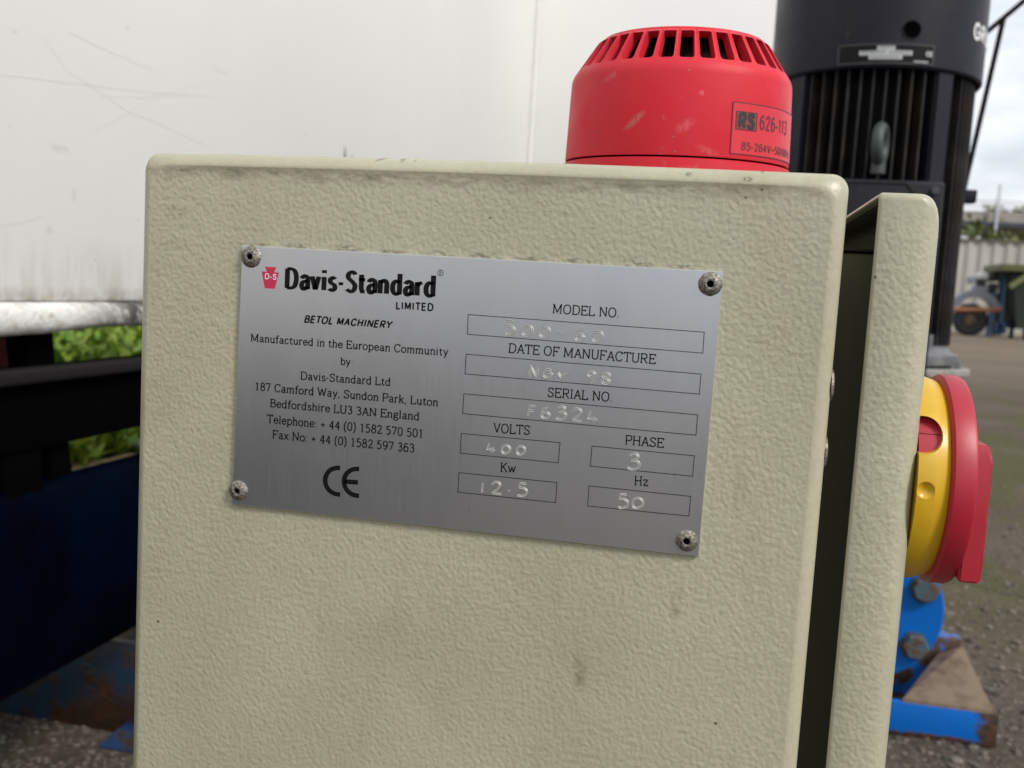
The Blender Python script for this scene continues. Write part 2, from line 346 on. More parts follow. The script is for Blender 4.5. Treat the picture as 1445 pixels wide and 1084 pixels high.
# ------------------------------------------------------------------ THE SETTING
bm = bmesh.new()
xs = [-600, -60, -12, -4, 0, 1, 2, 4, 12, 60, 600]; ys = [-600, -60, -8, -2, 0, 1, 2, 4, 12, 60, 1500]
gv = [[bm.verts.new((x, y, 0)) for y in ys] for x in xs]
for i in range(len(xs)-1):
    for j in range(len(ys)-1): bm.faces.new((gv[i][j], gv[i+1][j], gv[i+1][j+1], gv[i][j+1]))
tag(link('ground', done(bm, False), M_ground), kind='structure')
bm = bmesh.new()
L = []
rnd = random.Random(5)
p0, p1 = atZ(-260, 830), atZ(420, 660); q0, q1 = atZ(-260, 752), atZ(420, 576)
for k in range(25):
    t = k/24; a = p0.lerp(p1, t); b = q0.lerp(q1, t)
    L.append((bm.verts.new((a.x, a.y+rnd.uniform(-.03, .03), .005)), bm.verts.new((b.x+rnd.uniform(-.05, .05), b.y+rnd.uniform(-.1, .1), .006))))
for a, b in zip(L, L[1:]): bm.faces.new((a[0], b[0], b[1], a[1]))
tag(link('sandy_path', done(bm, False), M_sand), kind='structure')

def ico_rock(bm, c, s, rnd, sub=1):
    r = bmesh.ops.create_icosphere(bm, subdivisions=sub, radius=1)
    sx, sy, sz = s*rnd.uniform(.7, 1.3), s*rnd.uniform(.7, 1.3), s*rnd.uniform(.4, .8); a = rnd.uniform(0, PI)
    for v in r['verts']:
        p = v.co*(1+rnd.uniform(-.22, .22)); x, y = p.x*sx, p.y*sy
        v.co = Vector((c[0]+x*math.cos(a)-y*math.sin(a), c[1]+x*math.sin(a)+y*math.cos(a), c[2]+p.z*sz+sz*.35))
def scatter_mesh(items, sub=1, seed=1, variants=9):
    """joined rocks made from a few templates, written straight to one mesh"""
    rnd = random.Random(seed); T = []
    for i in range(variants):
        b = bmesh.new(); ico_rock(b, (0, 0, 0), 1, rnd, sub)
        b.verts.ensure_lookup_table(); T.append(([v.co.copy() for v in b.verts], [[v.index for v in f.verts] for f in b.faces])); b.free()
    V, Fc = [], []
    for (x, y, z, s) in items:
        tv, tf = T[rnd.randrange(variants)]; a = rnd.uniform(0, 2*PI); ca, sa = math.cos(a)*s, math.sin(a)*s; n = len(V)
        for p in tv: V.append((x+p.x*ca-p.y*sa, y+p.x*sa+p.y*ca, z+p.z*s))
        for f in tf: Fc.append([i+n for i in f])
    me = bpy.data.meshes.new('m'); me.from_pydata(V, [], Fc); me.update(); return me
rnd = random.Random(11); items = []
def in_poly_area(n, u0, u1, v0, v1, smin, smax, pw=2.2):
    for _ in range(n):
        p = atZ(rnd.uniform(u0, u1), rnd.uniform(v0, v1)); items.append((p.x, p.y, -.001, smin+(smax-smin)*rnd.random()**pw))
in_poly_area(5200, 1180, 1520, 560, 1110, .0012, .0065, 3)
in_poly_area(2400, -60, 260, 960, 1110, .0012, .005, 2.5)
in_poly_area(260, 1340, 1520, 600, 1100, .005, .012, 2)
for _ in range(2500):
    items.append((rnd.uniform(-.6, 1.6), rnd.uniform(.6, 3), -.001, .0015+.006*rnd.random()**3))
tag(link('gravel', scatter_mesh(items), M_stone), 'loose stone chips scattered over the yard ground', None, None, 'stuff')

# weeds beyond the tank chassis
def leaves_mesh(pts, seed, size, tilt=1.0):
    rnd = random.Random(seed); V, Fc = [], []
    for (x, y, z) in pts:
        s = size*rnd.uniform(.5, 1.4); a = rnd.uniform(0, 2*PI); e = rnd.uniform(.1, 1.3)*tilt
        d = Vector((math.cos(a)*math.cos(e), math.sin(a)*math.cos(e), math.sin(e))); q = d.cross(Vector((0, 0, 1))).normalized()*s*.28
        n = len(V); p = Vector((x, y, z))
        V += [p, p+d*s*.5+q, p+d*s+Vector((0, 0, -s*.12)), p+d*s*.5-q]; Fc.append((n, n+1, n+2, n+3))
    me = bpy.data.meshes.new('m'); me.from_pydata(V, [], Fc); me.update(); return me
rnd = random.Random(21); pts = []
for _ in range(230):                      # clumps along the bank
    u = rnd.uniform(-350, 420); hz = 408-.058*(722-u); v = hz+rnd.uniform(108, 633-.26*(u-190)-hz)
    c = atZ(u, v); h = rnd.uniform(.05, .13) if v-hz > 225 else rnd.uniform(.12, .45); rr = rnd.uniform(.15, .4)*(.5 if v-hz > 200 else 1)
    for _ in range(75 if v-hz > 200 else 110):
        a = rnd.uniform(0, 2*PI); q = rr*math.sqrt(rnd.random())
        pts.append((c.x+q*math.cos(a), c.y+q*math.sin(a), h*rnd.random()**1.2))
tag(link('weeds', leaves_mesh(pts, 3, .09), M_weed), 'bright green weeds growing on the bank beyond the tank', None, None, 'stuff')
items = []
for _ in range(260):
    u = rnd.uniform(-200, 420); hz = 408-.058*(722-u); c = atZ(u, hz+rnd.uniform(110, 262)); items.append((c.x, c.y, 0, rnd.uniform(.02, .09)))
tag(link('rubble', scatter_mesh(items, 1, 8), M_rubble), 'pale rubble stones among the weeds beyond the tank', None, None, 'stuff')
# a leafy bank farther off behind the weeds
pts = []
for _ in range(9000):
    x = rnd.uniform(-26, -3); y = 9+rnd.gauss(0, 1.2)+(-x)*.25
    pts.append((x, y, 1.6*rnd.random()*(1+.35*math.sin(x*1.7))))
tag(link('bushes', leaves_mesh(pts, 5, .28), M_weed), 'mass of green bushes on the bank behind the weeds', None, None, 'stuff')

# ------------------------------------------------------------------ WHITE TANK on its black chassis
TX = -.5; LIPZ = .6515; CY = 3.22
tank = empty('tank', (TX, CY, 0), 'large white enamelled steel tank with a welded corner and chipped bottom rim, behind the cabinet', 'tank')
bm = bmesh.new(); NY, NZ = 40, 12
def grid(bm, f, nu, nv):
    vs = [[bm.verts.new(f(i/nu, j/nv)) for j in range(nv+1)] for i in range(nu+1)]
    for i in range(nu):
        for j in range(nv): bm.faces.new((vs[i][j], vs[i+1][j], vs[i+1][j+1], vs[i][j+1]))
box(bm, -1.35, TX, -2.6, CY, LIPZ+.004, 1.95, .006)  # runs on unseen behind the viewer to block sky light from the left
link('side_panel', done(bm), M_tank, tank, (0, 0, 0))
bm = bmesh.new(); box(bm, TX+.002, atY(1240, 100, CY).x, CY, CY+.9, LIPZ+.004, 1.95, .006)
link('end_panel', done(bm), M_tank, tank, (0, 0, 0))
bm = bmesh.new(); rnd = random.Random(3)
pp = [(TX+.006, CY-.006, LIPZ+.02+k*.012) for k in range(104)]
tube(bm, [(x, y, z) for x, y, z in pp], .01, 10, rs=[.0065+.0008*noise.noise(Vector((0, 0, k_*.35))) for k_ in range(len(pp))])
link('weld_bead', done(bm), M_tank, tank, (0, 0, 0))
# rolled rim along the bottom of the side
bm = bmesh.new(); rings = []; rnd = random.Random(6)
ysn = [-2.6+k*.02 for k in range(int((CY+2.6)/.02))]
for yy in ysn:
    s = noise.noise(Vector((yy*9, .3, 0)))*.0022+noise.noise(Vector((yy*30, 4, 0)))*.0010
    thin = .0045*max(0, min(1, (yy-.60)/.08))*(1-max(0, min(1, (yy-1.0)/.2)))
    z0, z1 = .6195+s+thin, LIPZ+.004; zc, hz_ = (z0+z1)/2, (z1-z0)/2; ring = []
    for k in range(14):
        a = -PI/2+PI*k/13; ring.append(bm.verts.new((TX-.004+(.017+s)*max(0, math.cos(a))**.7, yy, zc+hz_*math.sin(a))))
    ring += [bm.verts.new((TX-.04, yy, z1)), bm.verts.new((TX-.04, yy, z0))]; rings.append(ring)
for A, B in zip(rings, rings[1:]):
    for k in range(16): bm.faces.new((A[k], A[(k+1) % 16], B[(k+1) % 16], B[k]))
bm.faces.new(rings[0]); bm.faces.new(rings[-1][::-1])
link('bottom_rim', done(bm), M_lip, tank, (0, 0, 0))
# fine scratches and the small torn lug seen just above the cabinet
for pts_ in (((40, 180), (90, 112)), ((0, 105), (190, 128), (330, 139)), ((60, 50), (95, 100), (180, 156), (300, 208)), ((125, 190), (180, 160), (225, 135), (285, 118)), ((140, 135), (200, 137), (270, 134)), ((0, 318), (40, 312), (62, 303)), ((95, 45), (150, 70), (215, 98))):
    P = [atX(u, v, TX+.0006) for u, v in pts_]
    Q = [P[0]]; bm = bmesh.new()
    for a, b in zip(P, P[1:]):
        for k in range(1, 6): Q.append(a.lerp(b, k/5)+Vector((0, 0, rnd.uniform(-.0012, .0012))))
    for a, b in zip(Q, Q[1:]):
        n_ = Vector((0, -(b-a).z, (b-a).y)).normalized()*.0002
        bm.faces.new([bm.verts.new(p) for p in (a-n_, b-n_, b+n_, a+n_)])
    link('scratch', done(bm, False), M_scratch, tank, (0, 0, 0))
bm = bmesh.new(); c = atX(490, 226, TX+.004)
for dy, hh, ww in ((-.004, .030, .010), (.034, .016, .007)):
    vs = [bm.verts.new(p) for p in ((TX-.001, c.y+dy-ww, c.z-.012), (TX-.001, c.y+dy+ww, c.z-.012), (TX+.006, c.y+dy, c.z-.012), (TX, c.y+dy, c.z+hh))]
    for f in ((0, 2, 3), (2, 1, 3), (1, 0, 3), (0, 1, 2)): bm.faces.new([vs[i] for i in f])
link('torn_lug', done(bm, False), mat('grey scuffed metal', (.16, .155, .16), .5), tank, (0, 0, 0))

ch = empty('tank_chassis', (TX, 1.5, 0), 'black and shade-darkened blue steel chassis beams carrying the white tank at the left', 'chassis')
bm = bmesh.new(); box(bm, TX-.030, TX-.018, -2.6, CY+.4, .487, .5830, .002)  # beams run on unseen with the tank, to block sky light
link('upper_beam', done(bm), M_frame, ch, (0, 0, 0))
bm = bmesh.new(); box(bm, TX-.018, TX, -2.6, CY+.4, .5645, .5833, .005, 3)
link('beam_edge', done(bm), M_edge, ch, (0, 0, 0))
bm = bmesh.new(); prof = []
for k in range(13):
    a = -PI/2+PI*k/12; prof.append((TX-.030+.026*math.cos(a), .324+.121*math.sin(a)))
prof += [(TX-.036, .445), (TX-.036, .203)]; ends = [[bm.verts.new((x, y_, z)) for x, z in prof] for y_ in (-2.6, CY+.4)]
for k in range(len(prof)): bm.faces.new((ends[0][k], ends[0][(k+1) % len(prof)], ends[1][(k+1) % len(prof)], ends[1][k]))
bm.faces.new(ends[0]); bm.faces.new(ends[1])
link('lower_beam', done(bm), M_shadeblue, ch, (0, 0, 0))
bm = bmesh.new(); tube(bm, [(TX-.0035, .53-.1+k*.0, 0) for k in (0,)]+[(TX-.003, .44, .262), (TX-.003, .62, .256)], .0015, 6)
bm.free()
def leg(a, b, w_, name='leg'):
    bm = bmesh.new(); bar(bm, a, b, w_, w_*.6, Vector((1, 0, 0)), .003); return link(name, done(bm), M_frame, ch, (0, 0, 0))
a = atX(39, 470, TX-.03); b = atX(47, 518, TX-.03); leg(a+Vector((0, 0, .02)), b-Vector((0, 0, .01)), .046)
a = atX(72, 640, TX-.04); b = atX(83, 690, TX-.04); leg(a+Vector((0, 0, .02)), b-Vector((0, 0, .01)), .036)
a = atX(10, 640, TX-.04); b = atX(18, 705, TX-.04); leg(a+Vector((0, 0, .02)), b-Vector((0, 0, .01)), .062, 'bracket')
for yy in (1.6, 2.9):
    leg((TX-.05, yy, .66), (TX-.05, yy, .44), .05); leg((TX-.05, yy+.1, .205), (TX-.05, yy+.1, 0), .07)
leg((TX-.06, -2.3, .66), (TX-.06, -2.3, .0), .05); leg((-1.25, -2.3, .66), (-1.25, -2.3, 0), .05); leg((-1.25, 3.1, .66), (-1.25, 3.1, 0), .05)
leg((.8, CY+.5, .66), (.8, CY+.5, 0), .07)
# rusty crossmember standing on the ground under the chassis
xm = empty('steel_crossmember', (-.69, .93, 0), 'rusty flat steel crossmember with flaking blue paint on the ground under the chassis', 'beam')
bm = bmesh.new()
a = atZ(30, 1004); b = atZ(330, 1060)
bar(bm, Vector((a.x-.1, a.y, .07)), Vector((b.x, b.y, .07)), .02, .14, Vector((0, 0, 1)), .002)
link('web', done(bm), M_bluerust, xm)
bm = bmesh.new(); c = atZ(182, 1064)
vs = [(c.x-.055, c.y, 0), (c.x+.10, c.y, 0), (c.x+.10, c.y+.10, 0), (c.x-.055, c.y+.10, 0), (c.x-.028, c.y+.02, .028), (c.x+.10, c.y+.02, .028), (c.x+.10, c.y+.10, .028), (c.x-.028, c.y+.10, .028)]
vs = [bm.verts.new(v) for v in vs]
for f in ((0, 1, 5, 4), (1, 2, 6, 5), (2, 3, 7, 6), (3, 0, 4, 7), (4, 5, 6, 7), (3, 2, 1, 0)): bm.faces.new([vs[i] for i in f])
bmesh.ops.bevel(bm, geom=list(bm.edges), offset=.003, segments=1, affect='EDGES')
link('foot', done(bm, False), worn('foot blue darkened for shade', (.003, .03, .10), (.04, .02, .01), .5, .6, 20), xm)  # foot's blue lowered in colour to imitate the shade it lies in
# red oxide post under the tank, far left
bm = bmesh.new(); a = atX(-8, 500, -1.2); box(bm, a.x-.03, a.x+.03, a.y-.07, a.y+.045, 0, .66, .004)
tag(link('post', done(bm), worn('red oxide paint', (.22, .03, .015), (.12, .04, .02)), None, (a.x, a.y, 0)), 'red oxide painted steel post under the far side of the tank', 'post')

# ------------------------------------------------------------------ BLACK MOTOR AND BLUE PUMP
MX, MY, MR = .459, 1.45, .172
pump = empty('pump', (MX, MY, 0), 'tall vertical pump with a finned black electric motor above a blue cast base', 'pump')
O0 = (0, 0, 0)
zc = atY(1240, 95, MY-MR).z                 # lower edge of the fan cover
bm = bmesh.new()
lathe(bm, [(0, .62), (MR*.7, .62), (MR*.93, .60), (MR, .56), (MR, .004), (MR-.003, 0), (MR-.006, .004), (MR-.006, .4)], (MX, MY, zc), 'Z', 96)
fan = link('fan_cover', done(bm), M_motor, pump, (MX, MY, zc))
z1 = .6350; 
bm = bmesh.new(); lathe(bm, [(0, z1+.004), (.132, z1+.004), (.132, zc+.05), (0, zc+.05)], (MX, MY, 0), 'Z', 64)
link('stator_housing', done(bm), M_black, pump, (MX, MY, zc))
th0 = math.atan2(CP.y-MY, CP.x-MX)         # direction from the motor to the viewer's side
bm = bmesh.new(); box(bm, .120, .163, -.0011, .0011, z1+.012, zc+.02, .0004, 1); fin_me = done(bm, False); fin_me.materials.append(M_fin)
first = True
offs = [math.asin(max(-1, min(1, (-.094+.0190*k)/.163))) for k in range(11)]
extra = [-1.22, -1.14, -1.06, .98, 1.06, 1.14, 1.22, 1.30, 1.38, 1.5, 1.64, 1.8]
back = [2.0+.16*k for k in range(14)]
for t in offs+extra+back:
    o = bpy.data.objects.new('cooling_fin', fin_me); COL.objects.link(o); o.parent = pump
    o.location = (0, 0, 0); o.rotation_euler = (0, 0, th0+t+ (0.0))
for s_, a0_, a1_ in ((0, -.92, -.66), (1, .60, .82)):      # the two flat side panels beside the fins
    bm = bmesh.new(); P = [(.167*math.cos(th0+a), .167*math.sin(th0+a)) for a in (a0_, a1_)]; Q = [(.13*math.cos(th0+a), .13*math.sin(th0+a)) for a in (a1_, a0_)]
    lo = [bm.verts.new((MX+x, MY+y, z1+.006)) for x, y in P+Q]; hi = [bm.verts.new((MX+x, MY+y, zc+.012)) for x, y in P+Q]
    for k in range(4): bm.faces.new((lo[k], lo[(k+1) % 4], hi[(k+1) % 4], hi[k]))
    bm.faces.new(lo); bm.faces.new(hi)
    bmesh.ops.bevel(bm, geom=list(bm.edges), offset=.004, segments=2, affect='EDGES')
    link('side_rail', done(bm), M_motor, pump)
# terminal box in front of the fins
tY = MY-.215; tl = atY(1108, 238, tY); tr = atY(1335, 256, tY)
bm = bmesh.new(); box(bm, tl.x, tr.x, tY, MY-.12, .50, tr.z, .006, 3); tb = link('terminal_box', done(bm), M_motor, pump)
bm = bmesh.new()
p = lambda dx, dz: Vector((tr.x-dx, tY-.001, tr.z-dz))
bar(bm, p(.055, .004), p(.012, .055), .0022, .002); bar(bm, p(.012, .055), p(.012, .2), .0022, .002)
bar(bm, p(.055, .004), Vector((tl.x+.02, tY-.001, tr.z-.004)), .0022, .002)
link('lid_edge', done(bm, False), M_fin, tb)
bm = bmesh.new(); lathe(bm, [(0, -.005), (.006, -.005), (.007, 0), (.007, .006)], (tr.x-.014, tY, tr.z-.014), 'Y', 16); link('screw', done(bm), M_eye, tb)
# eye bolt
e0 = atY(1240, 180, tY+.03); e1 = atY(1243, 243, tY+.03)
bm = bmesh.new(); rad = .024; cc = (e0+e1)/2+Vector((0, 0, .008)); NR, NT = 28, 12; vr = []
for k in range(NR):
    a = 2*PI*k/NR; rd = Vector((.32*math.cos(a), .95*math.cos(a), math.sin(a)*1.05)); vr.append([bm.verts.new(cc+rd*(rad+.0092*math.cos(2*PI*j/NT))+Vector((.95, -.32, 0))*.0092*math.sin(2*PI*j/NT)) for j in range(NT)])
for k in range(NR):
    for j in range(NT): bm.faces.new((vr[k][j], vr[(k+1) % NR][j], vr[(k+1) % NR][(j+1) % NT], vr[k][(j+1) % NT]))
tube(bm, [cc-Vector((0, 0, .026)), cc-Vector((0, 0, .045))], .011, 12)
link('lifting_eye', done(bm, True, 80), M_eye, pump)
# details on the fan cover
def on_cyl(c, R, u, v):
    """point where the sight line through a photo pixel meets an upright cylinder"""
    r = ray(u, v); ox, oy = CP.x-c[0], CP.y-c[1]; A = r.x**2+r.y**2; B = 2*(ox*r.x+oy*r.y); C_ = ox*ox+oy*oy-R*R
    D = max(0, B*B-4*A*C_); t = (-B-math.sqrt(D))/(2*A); return CP+r*t
hp = on_cyl((MX, MY), MR, 1287, 42); ha = math.atan2(hp.y-MY, hp.x-MX)
bm = bmesh.new(); nrm = Vector((math.cos(ha), math.sin(ha), 0)); tan_ = Vector((-nrm.y, nrm.x, 0)); vs = []
for k in range(24):
    a = 2*PI*k/24; vs.append(bm.verts.new(hp+nrm*.0006+tan_*.0135*math.cos(a)+Vector((0, 0, .0135*math.sin(a)))))
bm.faces.new(vs); link('drain_hole', done(bm, False), M_hole, fan)
bm = bmesh.new(); sp_ = [hp+nrm*.0004+tan_*.0142*math.cos(2*PI*k/24)+Vector((0, 0, .0142*math.sin(2*PI*k/24))) for k in range(25)]
tube(bm, sp_, .0009, 6, False); link('hole_rim', done(bm), M_motor, fan)
# plate on the fan cover
def cyl_patch(bm, c, R, a0, a1, z0, z1, n=8):
    A = [c[0]+R*math.cos(a0+(a1-a0)*k/n) for k in range(n+1)]; B = [c[1]+R*math.sin(a0+(a1-a0)*k/n) for k in range(n+1)]
    lo = [bm.verts.new((A[k], B[k], z0)) for k in range(n+1)]; hi = [bm.verts.new((A[k], B[k], z1)) for k in range(n+1)]
    for k in range(n): bm.faces.new((lo[k], lo[k+1], hi[k+1], hi[k]))
def cyl_frame(bm, c, R, a0, a1, z0, z1, w):
    da = w/R
    cyl_patch(bm, c, R, a0, a1, z0, z0+w, 12); cyl_patch(bm, c, R, a0, a1, z1-w, z1, 12)
    cyl_patch(bm, c, R, a0, a0+da, z0, z1, 1); cyl_patch(bm, c, R, a1-da, a1, z0, z1, 1)
def ang(c, R, u, v):
    p = on_cyl(c, R, u, v); return math.atan2(p.y-c[1], p.x-c[0]), p.z
MC = (MX, MY)
a0, zt = ang(MC, MR, 1185, 60); a1, zt2 = ang(MC, MR, 1318, 70); _, zb = ang(MC, MR, 1250, 89)
zt = on_cyl(MC, MR, 1250, 62).z
bm = bmesh.new(); cyl_patch(bm, MC, MR+.0008, a0, a1, zb, zt, 12); npl = link('rating_plate', done(bm, False), mat('black rating plate', (.006, .006, .008), .45, spec=.15), fan)
bm = bmesh.new(); cyl_frame(bm, MC, MR+.0012, a0, a1, zb, zt, .0007); link('plate_outline', done(bm, False), mat('grey plate line', (.16, .15, .14), .5), fan)
bm = bmesh.new()
for (u0, u1, v) in ((1238, 1263, 68), (1213, 1287, 74.5), (1226, 1273, 80.5)):
    b0, zz = ang(MC, MR, u0, v); b1, _ = ang(MC, MR, u1, v); zz = on_cyl(MC, MR, 1250, v).z
    cyl_patch(bm, MC, MR+.0014, b0, b1, zz-.0034, zz+.0034, 6)
b0, zz = ang(MC, MR, 1289, 87); b1, _ = ang(MC, MR, 1309, 88); cyl_patch(bm, MC, MR+.0014, b0, b1, zz-.0009, zz+.0009, 3)
link('plate_label', done(bm, False), mat('pale plate label', (.48, .50, .50), .5), fan)

